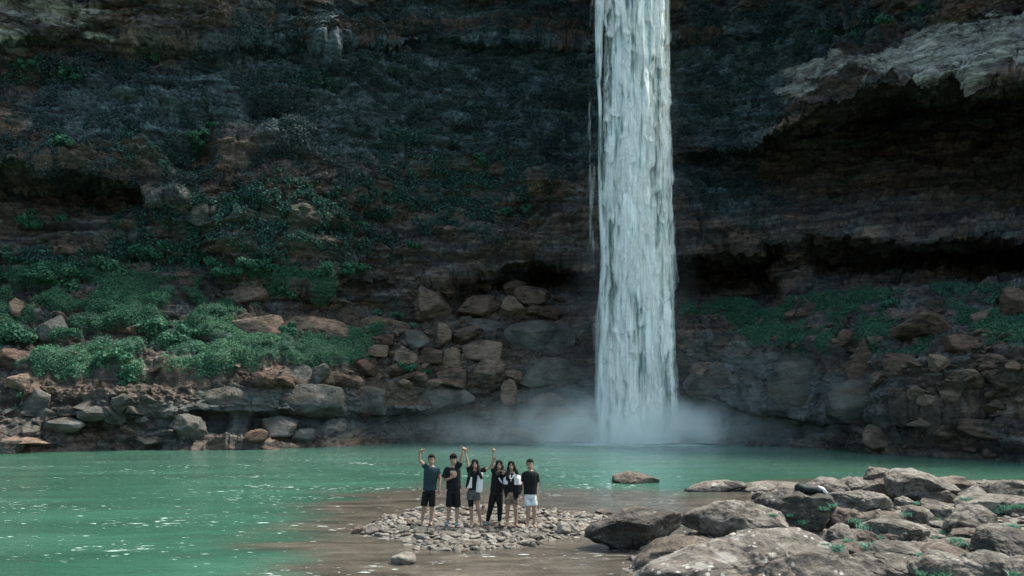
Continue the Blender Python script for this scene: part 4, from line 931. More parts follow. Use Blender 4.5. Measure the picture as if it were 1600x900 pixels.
# ---------------------------------------------------------------- vegetation
def leaf_material(name, c0, c1, c2):
    m = M(name); P_ = m.coord((1, 1, 1), False); n = m.noise(P_, 0.8, 4, 0.6); g = m.at('tint')
    c = m.mix(g, c0, c1); c = m.mix(m.mr(n, 0.4, 0.65), c, c2)
    p = m.n('ShaderNodeBsdfPrincipled'); m.l(c, p.inputs['Base Color']); p.inputs['Roughness'].default_value = 0.6; p.inputs['Specular IOR Level'].default_value = 0.25
    t = m.n('ShaderNodeBsdfTranslucent'); m.l(c, t.inputs['Color']); x = m.n('ShaderNodeMixShader'); x.inputs[0].default_value = 0.25
    m.l(p.outputs[0], x.inputs[1]); m.l(t.outputs[0], x.inputs[2]); m.l(x.outputs[0], m.out.inputs['Surface']); return m.m
MAT['leaf'] = leaf_material('creeper_leaf', (0.028, 0.078, 0.046), (0.135, 0.30, 0.175), (0.055, 0.155, 0.095))
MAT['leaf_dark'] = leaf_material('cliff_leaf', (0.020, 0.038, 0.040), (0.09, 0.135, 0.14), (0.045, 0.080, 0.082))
MAT['leaf_mid'] = leaf_material('shrub_leaf', (0.03, 0.09, 0.056), (0.09, 0.26, 0.16), (0.055, 0.16, 0.10))
MAT['grass'] = leaf_material('bank_grass', (0.06, 0.17, 0.115), (0.20, 0.38, 0.29), (0.11, 0.26, 0.18))
MAT['stem'] = M('stem').m; _p = MAT['stem'].node_tree.nodes.new('ShaderNodeBsdfPrincipled'); _p.inputs['Base Color'].default_value = (0.05, 0.04, 0.03, 1)
MAT['stem'].node_tree.links.new(_p.outputs[0], [n for n in MAT['stem'].node_tree.nodes if n.type == 'OUTPUT_MATERIAL'][0].inputs[0])
def leaves(name, C, Nn, size, R, mat, up=0.5, elong=1.6, parent=None):
    """leaf shaped faces at centres C, leaning off the local surface normal"""
    n = len(C); u = R.randn(n, 3); u /= np.linalg.norm(u, axis=1, keepdims=True)
    nn = Nn+R.randn(n, 3)*0.75+np.array([0, 0, up]); nn /= np.linalg.norm(nn, axis=1, keepdims=True)
    a = np.cross(nn, u); a /= np.linalg.norm(a, axis=1, keepdims=True)+1e-9; b = np.cross(nn, a)
    s = (size*(0.6+0.8*R.rand(n)))[:, None]
    V = np.stack([C-a*s*elong*.5, C+b*s*.5+nn*s*.12, C+a*s*elong*.5, C-b*s*.5+nn*s*.12], 1).reshape(-1, 3)
    F = np.arange(n*4).reshape(n, 4); me = mesh_np(name, V, F); attr(me, 'tint', np.repeat(R.rand(n), 4))
    return link(name, me, mat, parent, smooth=False)
R = np.random.RandomState(41)
def scatter(mask, n, lo=0.25):
    w = np.where(mask > lo, mask, 0); A = w*(P[..., 1]/60)**2
    A = np.where((np.abs(PXG-800) < 1100), A, 0).ravel(); A = A/A.sum()
    idx = R.choice(A.size, n, p=A); q_ = P.reshape(-1, 3)[idx]; return q_+R.randn(n, 3)*0.05, NF.reshape(-1, 3)[idx]
C1, N1 = scatter(mossM*(0.35+1.0*(fbm(X/.9, Y/.9, Z/.9, 3, seed=15) > -0.12)), 340000)
o = leaves('creeper_carpet', C1+N1*R.rand(len(C1), 1)*0.20, N1, 0.056, R, MAT['leaf']); tag(o, 'green creeper and fern carpet over the rock terraces below the cliff', 'ground cover', kind='stuff')
clump = sstep(-0.02, 0.22, fbm(X/1.0, Y/1.0, Z/0.7, 4, 0.6, seed=91))
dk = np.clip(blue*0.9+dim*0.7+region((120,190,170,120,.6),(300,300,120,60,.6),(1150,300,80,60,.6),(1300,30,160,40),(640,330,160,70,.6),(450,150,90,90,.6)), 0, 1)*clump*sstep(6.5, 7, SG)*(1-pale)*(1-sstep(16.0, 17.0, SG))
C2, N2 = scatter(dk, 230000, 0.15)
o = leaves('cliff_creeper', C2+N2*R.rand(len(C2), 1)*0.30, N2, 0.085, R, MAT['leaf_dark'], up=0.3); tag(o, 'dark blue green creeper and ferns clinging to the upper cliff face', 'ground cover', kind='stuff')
C3, N3 = scatter(np.maximum(dim, upg)*clump*(1-stepz), 38000, 0.15)
o = leaves('hanging_fern', C3+N3*R.rand(len(C3), 1)*0.3, N3, 0.11, R, MAT['leaf_mid']); tag(o, 'dim green ferns hanging on the shaded lower cliff wall', 'ground cover', kind='stuff')

def shrub(loc, nn, rad, label, group, mat=None, n=520, leaf=0.13, name='shrub', flat=.6):
    root = empty(name, tuple(loc)); tag(root, label, 'shrub', group)
    cen = R.randn(7, 3)*np.array([.55, .35, .3*flat/.6])*rad+nn*rad*.35; cen[:, 2] += rad*.25
    k = R.randint(7, size=n); d = R.randn(n, 3); d /= np.linalg.norm(d, axis=1, keepdims=True)
    C = cen[k]+d*rad*(0.35+.12*R.rand(n, 1))*np.array([1, 1, .7])
    leaves('foliage', C, d, leaf, R, mat or MAT['leaf_mid'], parent=root)
    V = []; F = []
    for c in cen:
        a = np.zeros(3); b = c; t = 0.02*rad+.01; i = len(V)
        for q_ in (a, b):
            for w_ in range(4): V.append(q_+np.array([math.cos(w_*pi/2)*t, math.sin(w_*pi/2)*t, 0])*(1 if q_ is a else .4))
        for w_ in range(4): F.append((i+w_, i+(w_+1) % 4, i+4+(w_+1) % 4, i+4+w_))
    link('stem', mesh_np('stem', V, F), MAT['stem'], root); return root
SH = [(38,104,1.0,'bright green shrub growing high on the left of the cliff'),(62,98,.7,'small green shrub just right of the highest left shrub'),(108,118,.9,'green shrub on the upper left cliff right of a pair'),
 (122,122,.6,'little fern tuft beside the third upper left shrub'),(112,222,1.0,'green shrub on the lip above the left cave'),(304,214,1.0,'bright green shrub above the dark pocket in the left cliff'),
 (334,196,.6,'small shrub up and right of the dark pocket'),(245,92,.6,'tiny green tuft at the top left of the cliff'),(470,78,.5,'tiny tuft on the tan rib high on the cliff'),(508,128,.5,'tiny tuft below the tan rib'),
 (748,252,.9,'green fern hanging from a ledge left of the waterfall'),(790,338,.7,'small green plant on the wall left of the waterfall'),(820,328,.6,'small green plant closest to the waterfall on its left'),
 (1345,50,.8,'green shrub above the pale rock band at the right'),(1398,28,.7,'small shrub at the top right of the cliff'),(1440,16,.6,'highest green tuft at the top right'),
 (650,385,.7,'green tuft on the wall above the long crack'),(560,352,.6,'green tuft in the middle of the reddish wall'),(585,372,.7,'green plant low on the reddish wall'),
 (60,350,1.6,'bushy plant below the left cave'),(120,440,1.8,'bushy dark green shrub above the left carpet'),(180,425,1.6,'leafy shrub right of the bushy dark green one'),(75,425,1.5,'shrub at the left edge above the carpet'),(230,400,1.5,'shrub under the middle of the left cave'),
 (350,426,1.5,'light green shrub at the left of the row under the reddish wall'),(385,424,1.5,'light green shrub second in the row under the reddish wall'),(425,422,1.3,'light green shrub third in the row under the reddish wall'),
 (500,426,1.3,'light green shrub near the right end of the row under the reddish wall'),(530,424,1.1,'spiky light green shrub at the right end of the row'),(560,424,.9,'small fern beyond the right end of the row'),
 (250,525,1.9,'dark leafy bush in the middle of the green carpet'),(290,530,1.5,'second dark leafy bush right of the first one in the carpet'),(20,530,1.8,'dark leafy bush at the left edge of the carpet'),(170,570,1.5,'low dark bush near the bottom of the left carpet'),
 (200,590,1.2,'leafy plant hanging on the rim of the left shore wall'),(445,460,1.0,'green plant on the ledge right of the brown flat slab'),(450,520,1.1,'creeper tuft in the middle of the tan ledge'),
 (592,490,.5,'fern tuft in the dark crack under the wall'),(622,494,.8,'green fern at the right end of the dark crack'),(648,512,.4,'tiny fern in the rubble'),(640,575,.7,'green plant in the rubble near the ledge rim'),(665,580,.6,'little plant in the rubble right of the larger one'),
 (1075,490,.9,'green plant right beside the waterfall at cave floor height'),(1130,480,.6,'tuft at the left of the right hand slope'),(1570,470,1.2,'bush near the right edge under the cave'),(1400,478,1.0,'bush on top of the right hand slope')]
for px, py, rad, lab in SH:
    p, nn = surf(px, py); dk_ = 'dark' in lab
    shrub(p, nn, rad*0.62, lab, None, MAT['leaf'] if dk_ else MAT['leaf_mid'], n=int(260+420*rad), leaf=0.12+.02*rad)
# grass tufts on the bank
GT = [(1287,790,24.8,.42,'grass tuft at the right foot of the black boulder'),(1300,785,25,.35,'light grass tuft between the black boulder and the pitted pale one'),(1232,800,22.0,.30,'small leafy tuft on the left face of the black boulder'),(1252,812,21.6,.40,'grass tuft at the front of the black boulder'),
 (1208,800,21.8,.22,'little tuft at the left end of the black boulder'),(1335,810,21.0,.35,'grass growing up from the round brown boulder'),(1352,820,20.6,.42,'grass tuft in the gap right of the round brown boulder'),(1376,836,18.8,.30,'tuft at the left end of the flat pale slab'),
 (1415,800,23.0,.36,'tuft under the small flat topped block'),(1430,782,25.0,.28,'tuft between the small flat topped block and the upright dark rock'),(1308,852,16.9,.36,'fresh green tuft on the upright pale knuckle'),(1325,842,17.2,.28,'tuft climbing the right side of the pale knuckle'),
 (1357,850,16.6,.34,'tuft on the small weathered rock'),(1288,845,18.2,.22,'small tuft left of the pale knuckle'),(1462,806,21.2,.25,'tuft beside the pale egg shaped boulder'),(1462,836,18.9,.28,'tuft at the right end of the flat pale slab'),
 (1482,830,19.8,.42,'large tuft at the left foot of the humped boulder'),(1495,842,19.4,.42,'wide tuft in front of the humped boulder'),(1508,846,19.3,.30,'tuft at the right foot of the humped boulder'),(1508,776,25.6,.36,'tuft behind the flat grassy rock'),
 (1570,790,23.6,.5,'broad grass patch on the flat rock near the right edge'),(1590,788,23.6,.45,'grass patch at the right edge of the photo'),(1582,819,20.2,.34,'tuft above the pitted grey rock'),(1558,795,23.2,.35,'grass at the left of the broad patch'),
 (1445,892,12.9,.26,'tuft on the bottom edge left of the long pale topped rock'),(1468,896,12.7,.28,'tuft on the long pale topped rock at the bottom edge'),(1588,896,12.4,.25,'tuft in the bottom right corner'),(1440,862,15.0,.2,'small tuft in the crack between the two square blocks'),
 (1067,818,18.2,.18,'tiny tuft between the long dark slab and the broad tan boulder'),(1240,836,19.6,.2,'tiny tuft at the right end of the broad tan boulder')]
def grass(loc, rad, label):
    nb = int(110+420*rad); base = R.randn(nb, 3)*np.array([.33, .33, 0])*rad; h = rad*(.25+.55*R.rand(nb)); lean = R.randn(nb, 2)*.7
    w = .005+.006*R.rand(nb); an = R.rand(nb)*6.3; V = np.zeros((nb, 6, 3))
    for k, (t, ws_) in enumerate(((0, 1), (.55, .9), (1, .12))):
        cx = base[:, 0]+lean[:, 0]*h*t*t; cy = base[:, 1]+lean[:, 1]*h*t*t; cz = h*t*(1-.2*t)
        for sgn, j in ((-1, 2*k), (1, 2*k+1)):
            V[:, j, 0] = cx+sgn*w*ws_*np.cos(an); V[:, j, 1] = cy+sgn*w*ws_*np.sin(an); V[:, j, 2] = cz-.02
    b = np.arange(nb)[:, None]*6; F = np.concatenate([b+np.array([[0, 1, 3, 2]]), b+np.array([[2, 3, 5, 4]])])
    me = mesh_np('grass_tuft', V.reshape(-1, 3), F); attr(me, 'tint', np.repeat(R.rand(nb), 6))
    o = link('grass_tuft', me, MAT['grass'], smooth=False); o.location = loc; tag(o, label, 'grass tuft', 'grass tufts on the right bank'); return o
def hit(px, py):
    dg = bpy.context.evaluated_depsgraph_get(); d = Vector(((px-800)/FPX, 1.0, -(py-HY)/FPX)).normalized()
    ok, loc, nn, i, ob, mx = SC.ray_cast(dg, Vector((0, 0, CAMZ)), d); return loc
bpy.context.view_layer.update()
for px, py, Yd, rad, lab in GT:
    p = hit(px, min(py, 893)+4); rr_ = rad*.95*p[1]/Yd; grass((p[0], p[1], p[2]-.02), rr_*.6, lab)
# thin trickle at the right edge
trk = curtain('thin_trickle', [(262,1583,1587),(300,1584,1588),(380,1583,1589),(455,1582,1592)], 48.5, .1, 16, 120, 44.0, 0.10, .2, zt=262)
trk.parent = None; trk.location = fall_root.location.copy(); tag(trk, 'faint thin trickle of water falling in the dark cave at the right edge', 'trickle')

# ---------------------------------------------------------------- people
def flat_mat(name, c, rough=0.85, var=0.25, sc=30, spec=0.2):
    m = M(name); n = m.noise(m.coord(), sc, 3, 0.6); col = m.mix(m.mr(n, 0.3, 0.7), tuple(x*(1-var) for x in c), tuple(min(1, x*(1+var)) for x in c))
    m.bsdf(col, rough, None, spec); return m.m
SKIN = flat_mat('skin', (0.36, 0.225, 0.165), 0.55, 0.08); BLACK = flat_mat('black_cloth', (0.010, 0.011, 0.012)); TEAL = flat_mat('dark_teal_cloth', (0.020, 0.042, 0.052))
WHITE = flat_mat('white_cloth', (0.68, 0.68, 0.67), .85, .08); GREY = flat_mat('grey_cloth', (0.085, 0.085, 0.085)); LEAFSH = flat_mat('pale_print_cloth', (0.55, 0.60, 0.60), .85, .4, 9)
BROWN = flat_mat('brown_cloth', (0.17, 0.12, 0.10)); HAIR = flat_mat('black_hair', (0.010, 0.009, 0.009), .75, .3, 60, .15); HAIRB = flat_mat('brown_hair', (0.05, 0.032, 0.024), .5, .4, 50)
SHOE = flat_mat('teal_shoe', (0.09, 0.19, 0.21)); EYE = flat_mat('eye_dark', (0.02, 0.015, 0.012), .3, .1); LIP = flat_mat('lip', (0.30, 0.13, 0.11)); FRAMEP = flat_mat('print_tan', (0.42, 0.30, 0.24), .8, .5, 14)
def ring_loft(rings):
    """rings: (centre, u axis vector, v axis vector) -> closed tube"""
    n = 14; V = []; F = []
    for c, u, v in rings:
        for k in range(n):
            a = 2*pi*k/n; V.append(np.array(c)+np.array(u)*math.cos(a)+np.array(v)*math.sin(a))
    for i in range(len(rings)-1):
        for k in range(n):
            F.append((i*n+k, i*n+(k+1) % n, (i+1)*n+(k+1) % n, (i+1)*n+k))
    V.append(np.array(rings[0][0])); V.append(np.array(rings[-1][0])); a, b = len(V)-2, len(V)-1
    for k in range(n):
        F.append((a, (k+1) % n, k)); F.append((b, (len(rings)-1)*n+k, (len(rings)-1)*n+(k+1) % n))
    return V, F
def bone(pts, rad, round_=True, flatten=1.0):
    """tapered limb through pts with radii; flatten <1 squeezes it in depth"""
    pts = [np.array(p, float) for p in pts]; P_ = []; r_ = []
    if round_:
        d = (pts[0]-pts[1]); d /= np.linalg.norm(d)+1e-9; P_ += [pts[0]+d*rad[0]*.95, pts[0]+d*rad[0]*.6]; r_ += [rad[0]*.3, rad[0]*.8]
    for i, p in enumerate(pts):
        P_.append(p); r_.append(rad[i])
    if round_:
        d = (pts[-1]-pts[-2]); d /= np.linalg.norm(d)+1e-9; P_ += [pts[-1]+d*rad[-1]*.6, pts[-1]+d*rad[-1]*.95]; r_ += [rad[-1]*.8, rad[-1]*.3]
    rings = []
    for i, p in enumerate(P_):
        t = P_[min(i+1, len(P_)-1)]-P_[max(i-1, 0)]; t /= np.linalg.norm(t)+1e-9
        ref = np.array([0, 1, 0]) if abs(t[1]) < .9 else np.array([1, 0, 0])
        u = np.cross(t, ref); u /= np.linalg.norm(u); v = np.cross(t, u)
        rings.append((p, u*r_[i], v*r_[i]*flatten))
    return ring_loft(rings)
def ell(c, r):
    D, F = get_ico(3); return (list(D*np.array(r)+np.array(c)), [tuple(f) for f in F])
def hring(z, cx, rx, ry, cy=0): return ((cx, cy, z), (rx, 0, 0), (0, ry, 0))
def fuse(name, shapes, mat, parent, vox=0.008, smooth=4):
    V = []; F = []
    for v, f in shapes:
        b = len(V); V += [tuple(p) for p in v]; F += [tuple(int(i)+b for i in g) for g in f]
    me = bpy.data.meshes.new(name); me.from_pydata(V, [], F); me.update()
    import bmesh
    bm = bmesh.new(); bm.from_mesh(me); bmesh.ops.recalc_face_normals(bm, faces=bm.faces); bm.to_mesh(me); bm.free()
    o = bpy.data.objects.new(name, me); COL.objects.link(o)
    md = o.modifiers.new('r', 'REMESH'); md.mode = 'VOXEL'; md.voxel_size = vox; md.use_smooth_shade = True
    if smooth: ms = o.modifiers.new('s', 'SMOOTH'); ms.iterations = smooth; ms.factor = .5
    dg = bpy.context.evaluated_depsgraph_get(); nm = bpy.data.meshes.new_from_object(o.evaluated_get(dg)); nm.name = name
    bpy.data.objects.remove(o); bpy.data.meshes.remove(me)
    return link(name, nm, mat, parent)
def hand(w, d, side, size=0.17, pose='relaxed', palm=(0, -1, 0)):
    """w wrist, d direction of the hand, returns palm + 5 separate fingers"""
    w = np.array(w, float); d = np.array(d, float); d /= np.linalg.norm(d); pn = np.array(palm, float)
    s = np.cross(d, pn); s /= np.linalg.norm(s); s = s*side; pn = np.cross(d, s)*1.0
    if pn[1] > 0: pn = -pn
    L = size; out = [bone([w-d*.01, w+d*L*.25, w+d*L*.48], [.026, .034, .036], True, .5)]
    for k, (off, ln) in enumerate(((-.030, .40), (-.010, .46), (.010, .43), (.029, .34))):
        a = w+d*L*.48+s*off; ln *= L
        spread = s*off*(.45 if pose == 'relaxed' else .9)
        if pose == 'point' and k > 0 or (pose == 'peace' and k > 1):
            pts = [a, a+d*ln*.35+pn*.018, a-d*ln*.05+pn*.040, a-d*ln*.25+pn*.028]
        elif pose == 'relaxed': pts = [a, a+d*ln*.45+pn*.008+spread*.4, a+d*ln*.8+pn*.024+spread*.7, a+d*ln*.98+pn*.044+spread]
        else: pts = [a, a+d*ln*.5+spread*.5, a+d*ln+pn*.006+spread]
        out.append(bone(pts, [.0105, .0098, .009, .008][:len(pts)]))
    t0 = w+d*L*.16-s*.024; out.append(bone([t0, t0-s*.028+d*L*.14+pn*.008, t0-s*.040+d*L*.30+pn*.014], [.013, .0115, .0095]))
    return out
def person(Yd, zoom, J, label, female=False, tilt=0.0):
    """J holds joints read off the photo; everything is laid out in metres round the person's standing point"""
    if zoom == 1: f = lambda u, v: (630+u/5.626, 680+v/5.626)
    elif zoom == 7: f = lambda u, v: (640+u/6, 680+v/6)
    else: f = lambda u, v: (740+u/6, 680+v/6)
    fx, fy = f(*J['foot']); X0, _, Z0 = wpos(fx, fy, Yd); k = Yd/FPX
    def L(u, v, y=0.0):
        a, b = f(u, v); return np.array([(a-fx)*k, y, (fy-b)*k])
    root = empty('person', (X0, Yd, Z0)); tag(root, label, 'person')
    return root, L
def head(L, root, c, hh, hw, y=0, female=False, turn=0.0):
    """c centre (metres); hh half height, hw half width"""
    x, yy_, z = c
    sh = [ell((x, y+.008, z+hh*.16), (hw*.98, hw*1.14, hh*.84)), ell((x, y-.012, z-hh*.32), (hw*.84, hw*.92, hh*.66)), ell((x, y-.03, z-hh*.72), (hw*.45, hw*.5, hh*.26)),
          bone([(x, y-hw*.92, z+hh*.05), (x, y-hw*1.22, z-hh*.22)], [.010, .017]), ell((x-hw*1.0, y+.01, z-hh*.08), (.011, .02, .032)), ell((x+hw*1.0, y+.01, z-hh*.08), (.011, .02, .032))]
    return sh
def face_parts(root, c, hh, hw, y=0, smile=False):
    x, _, z = c
    for sx in (-1, 1):
        fuse('eye', [ell((x+sx*hw*.40, y-hw*.96, z-hh*.0), (.011, .007, .005))], EYE, root, .003, 0)
        fuse('eyebrow', [bone([(x+sx*hw*.18, y-hw*1.0, z+hh*.17), (x+sx*hw*.42, y-hw*1.0, z+hh*.21), (x+sx*hw*.66, y-hw*.88, z+hh*.15)], [.0028, .0032, .002])], HAIR, root, .0025, 0)
    fuse('mouth', [bone([(x-.024, y-hw*.96, z-hh*.47), (x, y-hw*1.03, z-hh*.50), (x+.024, y-hw*.96, z-hh*.47)], [.003, .0055, .003])], LIP, root, .003, 0)
def short_hair(root, c, hh, hw, y=0, fringe=.25, mat=None):
    x, _, z = c
    fuse('hair', [ell((x, y+.03, z+hh*.26), (hw*1.10, hw*1.16, hh*.84)), ell((x, y-.012, z+hh*.68), (hw*1.0, hw*1.12, hh*.36)), ell((x+.012, y-.02, z+hh*.92), (hw*.7, hw*.8, hh*.2)), bone([(x-hw*.96, y-.01, z+hh*.5), (x-hw*1.02, y-.005, z-hh*.02)], [.018, .010]), bone([(x+hw*.96, y-.01, z+hh*.5), (x+hw*1.02, y-.005, z-hh*.02)], [.018, .010])]+
         [bone([(x+hw*a, y-hw*.85, z+hh*.75), (x+hw*a*1.1, y-hw*1.06, z+hh*(.50-fringe))], [.020, .012]) for a in (-.66, -.38, -.08, .22, .5, .72)], mat or HAIR, root, .007, 3)
def long_hair(root, c, hh, hw, y, left, right, mat=None):
    x, _, z = c; g = lambda p: (p[0], p[1], p[2])
    sh = [ell((x, y+.03, z+hh*.28), (hw*1.16, hw*1.20, hh*.86)), ell((x, y+.0, z+hh*.84), (hw*.8, hw*1.06, hh*.26)), ell((x-hw*.62, y-.005, z+hh*.55), (hw*.58, hw*.95, hh*.50)), ell((x+hw*.62, y-.005, z+hh*.55), (hw*.58, hw*.95, hh*.50)), bone([(x-hw*.8, y-.01, z+hh*.4), (x-hw*1.12, y-.01, z-hh*.7)], [.028, .03]), bone([(x+hw*.8, y-.01, z+hh*.4), (x+hw*1.12, y-.01, z-hh*.7)], [.028, .03])]
    sh.append(bone([(x, y+.08, z+hh*.3), (x, y+.10, z-hh*.8), (x, y+.12, z-hh*2.0)], [hw*1.0, hw*1.05, hw*.75], True, .5))
    for pts in (left, right):
        if pts: sh.append(bone(pts, [.034, .042, .044, .036, .018][:len(pts)], True, .7))
    fuse('hair', sh, mat or HAIR, root, .008, 3)
def legs(L, spec, y=0):
    out = []
    for hip, knee, ank, toe in spec:
        h, k_, a = L(*hip), L(*knee), L(*ank); k_[1] -= .02; a[1] += .02
        out.append(bone([h, h*.6+k_*.4, k_, k_*.62+a*.38+np.array([0, .015, 0]), a], [.078, .070, .054, .050, .035]))
        t = a+np.array([toe, -.15, -.045]); out.append(bone([a+np.array([0, .03, -.035]), a+np.array([toe*.3, -.05, -.035]), t], [.036, .038, .026], True, .75))
    return out
def arm(L, sh, el, wr, r=(.046, .036, .024)):
    return bone([sh, sh*.5+el*.5, el, el*.55+wr*.45, wr], [r[0], r[0]*.92, r[1], r[1]*.95, r[2]])
def sleeve(sh, el, t, r0=.066, r1=.072):
    sh = np.array(sh); e = sh*(1-t)+np.array(el)*t; return bone([sh, sh*.5+e*.5, e], [r0, (r0+r1)*.5, r1], False)
def yoke(neck, sL, sR, r=.062):
    n = np.array(neck); return [bone([n+np.array([-.03, 0, -.02]), np.array(sL)], [r, r+.006]), bone([n+np.array([.03, 0, -.02]), np.array(sR)], [r, r+.006])]
def short_leg(h, k_, t, r0, r1):
    h = np.array(h); e = h*(1-t)+np.array(k_)*t; return bone([h+np.array([0, 0, .04]), h*.5+e*.5, e], [r0, (r0+r1)*.5, r1], False, 1.22)
y0 = 0.0
# 1: dark teal t-shirt, left arm waving
r, L = person(20.6, 7, dict(foot=(160, 833)), 'leftmost person, in a dark teal t-shirt and black shorts, waving one raised arm')
hc = L(205, 232); hh, hw = 52*20.6/FPX/6, .078
sL, eL, wL = L(150, 296), L(97, 232, -.04), L(98, 158, -.08); sR, eR, wR = L(262, 318), L(284, 420, .02), L(276, 505, -.04)
hipL, hipR = L(165, 520), L(212, 520); LG = [((148, 520), (133, 670), (117, 808), -.05), ((212, 520), (212, 675), (196, 818), .04)]
body = head(L, r, hc, hh, hw)+[bone([L(206, 262), L(206, 300)], [.05, .056]), ring_loft([hring(L(0, v)[2], L(u, 0)[0], a, b) for v, u, a, b in ((520, 188, .15, .10), (450, 192, .135, .09), (380, 200, .155, .105), (310, 206, .140, .085), (290, 206, .08, .06))])]
body += legs(L, LG)+[arm(L, sL, eL, wL), arm(L, sR, eR, wR)]+hand(wL, L(150, 110, -.12)-wL, -1, .17, 'peace')+hand(wR, (-.02, -.02, -1), 1, .17)
fuse('body', body, SKIN, r)
fuse('shirt', yoke(L(206, 312), sL, sR)+[ring_loft([hring(L(0, v)[2], L(u, 0)[0], a, b) for v, u, a, b in ((516, 188, .172, .125), (460, 190, .165, .12), (400, 198, .178, .13), (340, 205, .192, .13), (306, 206, .18, .11), (292, 206, .085, .07))]), sleeve(sL, eL, .35), sleeve(sR, eR, .42)], TEAL, r)
fuse('shorts', [ring_loft([hring(L(0, v)[2], L(u, 0)[0], a, b) for v, u, a, b in ((548, 180, .150, .11), (505, 188, .152, .112))]), short_leg(L(152, 540), L(133, 670), .93, .082, .086), short_leg(L(212, 540), L(212, 675), .93, .082, .086)], BLACK, r)
face_parts(r, hc, hh, hw); short_hair(r, hc, hh, hw, 0, -.05)
# 2: black printed t-shirt, pointing arm
r, L = person(20.4, 7, dict(foot=(400, 838)), 'second person from the left, in a black t-shirt with pale print, one arm raised')
hc = L(411, 228); hh = 55*20.4/FPX/6; hw = .080
sL, eL, wL = L(350, 322), L(322, 425, -.03), L(385, 398, -.19); sR, eR, wR = L(458, 288), L(484, 222, -.02), L(500, 150, -.05)
body = head(L, r, hc, hh, hw)+[bone([L(408, 262), L(404, 306)], [.052, .06]), ring_loft([hring(L(0, v)[2], L(u, 0)[0], a, b) for v, u, a, b in ((520, 410, .15, .10), (450, 410, .14, .095), (380, 408, .16, .105), (315, 405, .14, .085), (295, 405, .08, .06))])]
body += legs(L, [((380, 520), (372, 680), (356, 812), -.05), ((438, 520), (446, 685), (440, 816), .05)])+[arm(L, sL, eL, wL), arm(L, sR, eR, wR)]+hand(wL, L(418, 375, -.21)-wL, 1, .16)+hand(wR, L(508, 108, -.05)-wR, 1, .16, 'point')
fuse('body', body, SKIN, r)
fuse('shirt', yoke(L(404, 318), sL, sR)+[ring_loft([hring(L(0, v)[2], L(u, 0)[0], a, b) for v, u, a, b in ((500, 413, .185, .13), (440, 411, .178, .128), (380, 408, .188, .132), (335, 405, .195, .13), (312, 403, .17, .11), (300, 403, .085, .07))]), sleeve(sL, eL, .75, .075, .085), sleeve(sR, eR, .55, .075, .08), bone([L(440, 470), L(474, 486)], [.06, .04], False)], BLACK, r)
D_, F_ = get_ico(3); pc = L(412, 360)
fuse('shirt_print', [(list(D_*np.array([.062, .016, .085])+np.array([pc[0]+.03, -.128, pc[2]])), [tuple(q) for q in F_]), (list(D_*np.array([.05, .014, .035])+np.array([pc[0]-.03, -.126, pc[2]+.05])), [tuple(q) for q in F_])], FRAMEP, r, .006, 1)
fuse('shorts', [ring_loft([hring(L(0, v)[2], L(u, 0)[0], a, b) for v, u, a, b in ((548, 411, .158, .115), (490, 411, .158, .115))]), short_leg(L(380, 540), L(372, 680), .92, .088, .092), short_leg(L(442, 540), L(446, 685), .92, .088, .092)], BLACK, r)
for u, v in ((353, 826), (440, 832)): a = L(u, v); fuse('shoe', [bone([a+np.array([0, .06, .01]), a+np.array([0, -.04, .01]), a+np.array([-.01, -.16, -.008])], [.048, .05, .036], True, .8)], SHOE, r, .008, 2)
face_parts(r, hc, hh, hw); short_hair(r, hc, hh, hw, 0, .22)
# 3: white vest, two raised arms
r, L = person(20.5, 1, dict(foot=(640, 800)), 'long haired person in an open white vest and grey shorts with both arms raised')
hc = L(631, 258); hh = 44*20.5/FPX/5.626*1.0; hw = .072
sL, eL, wL = L(580, 312), L(566, 232, .04), L(543, 150, .03); sR, eR, wR = L(690, 308), L(742, 296, .0), L(790, 240, -.02)
body = head(L, r, hc, hh, hw)+[bone([L(631, 285), L(633, 318)], [.044, .05]), ring_loft([hring(L(0, v)[2], L(u, 0)[0], a, b) for v, u, a, b in ((510, 620, .145, .10), (445, 622, .115, .085), (380, 628, .135, .10), (325, 634, .145, .09), (305, 634, .07, .055))])]
body += legs(L, [((592, 520), (596, 640), (604, 760), -.03), ((640, 520), (660, 645), (684, 775), .04)])+[arm(L, sL, eL, wL, (.038, .030, .021)), arm(L, sR, eR, wR, (.038, .030, .021))]+hand(wL, L(549, 100, .02)-wL, -1, .155, 'point')+hand(wR, L(808, 190, -.03)-wR, 1, .155, 'relaxed')
fuse('body', body, SKIN, r)
fuse('top', yoke(L(633, 325), sL, sR)+[ring_loft([hring(L(0, v)[2], L(u, 0)[0], a, b) for v, u, a, b in ((500, 620, .135, .105), (445, 622, .128, .10), (380, 628, .15, .115), (330, 634, .165, .11), (310, 634, .10, .08))]), sleeve(sR, eR, .7, .062, .07), sleeve(sL, eL, .4, .058, .066)], BLACK, r)
fuse('vest', [ring_loft([hring(L(0, v)[2], L(u, 0)[0], a, b, -.085) for v, u, a, b in ((462, 576, .085, .05), (410, 580, .08, .05), (365, 588, .065, .045))]), ring_loft([hring(L(0, v)[2], L(u, 0)[0], a, b, -.085) for v, u, a, b in ((498, 668, .085, .055), (430, 672, .082, .055), (360, 678, .07, .05), (325, 682, .05, .04))])], WHITE, r)
fuse('shorts', [ring_loft([hring(L(0, v)[2], L(u, 0)[0], a, b) for v, u, a, b in ((530, 618, .16, .115), (480, 620, .145, .112))]), short_leg(L(590, 520), L(596, 640), .38, .09, .10), short_leg(L(645, 520), L(660, 645), .38, .09, .10)], GREY, r)
fuse('legging', [short_leg(L(593, 540), L(597, 650), .8, .080, .064)], BLACK, r)
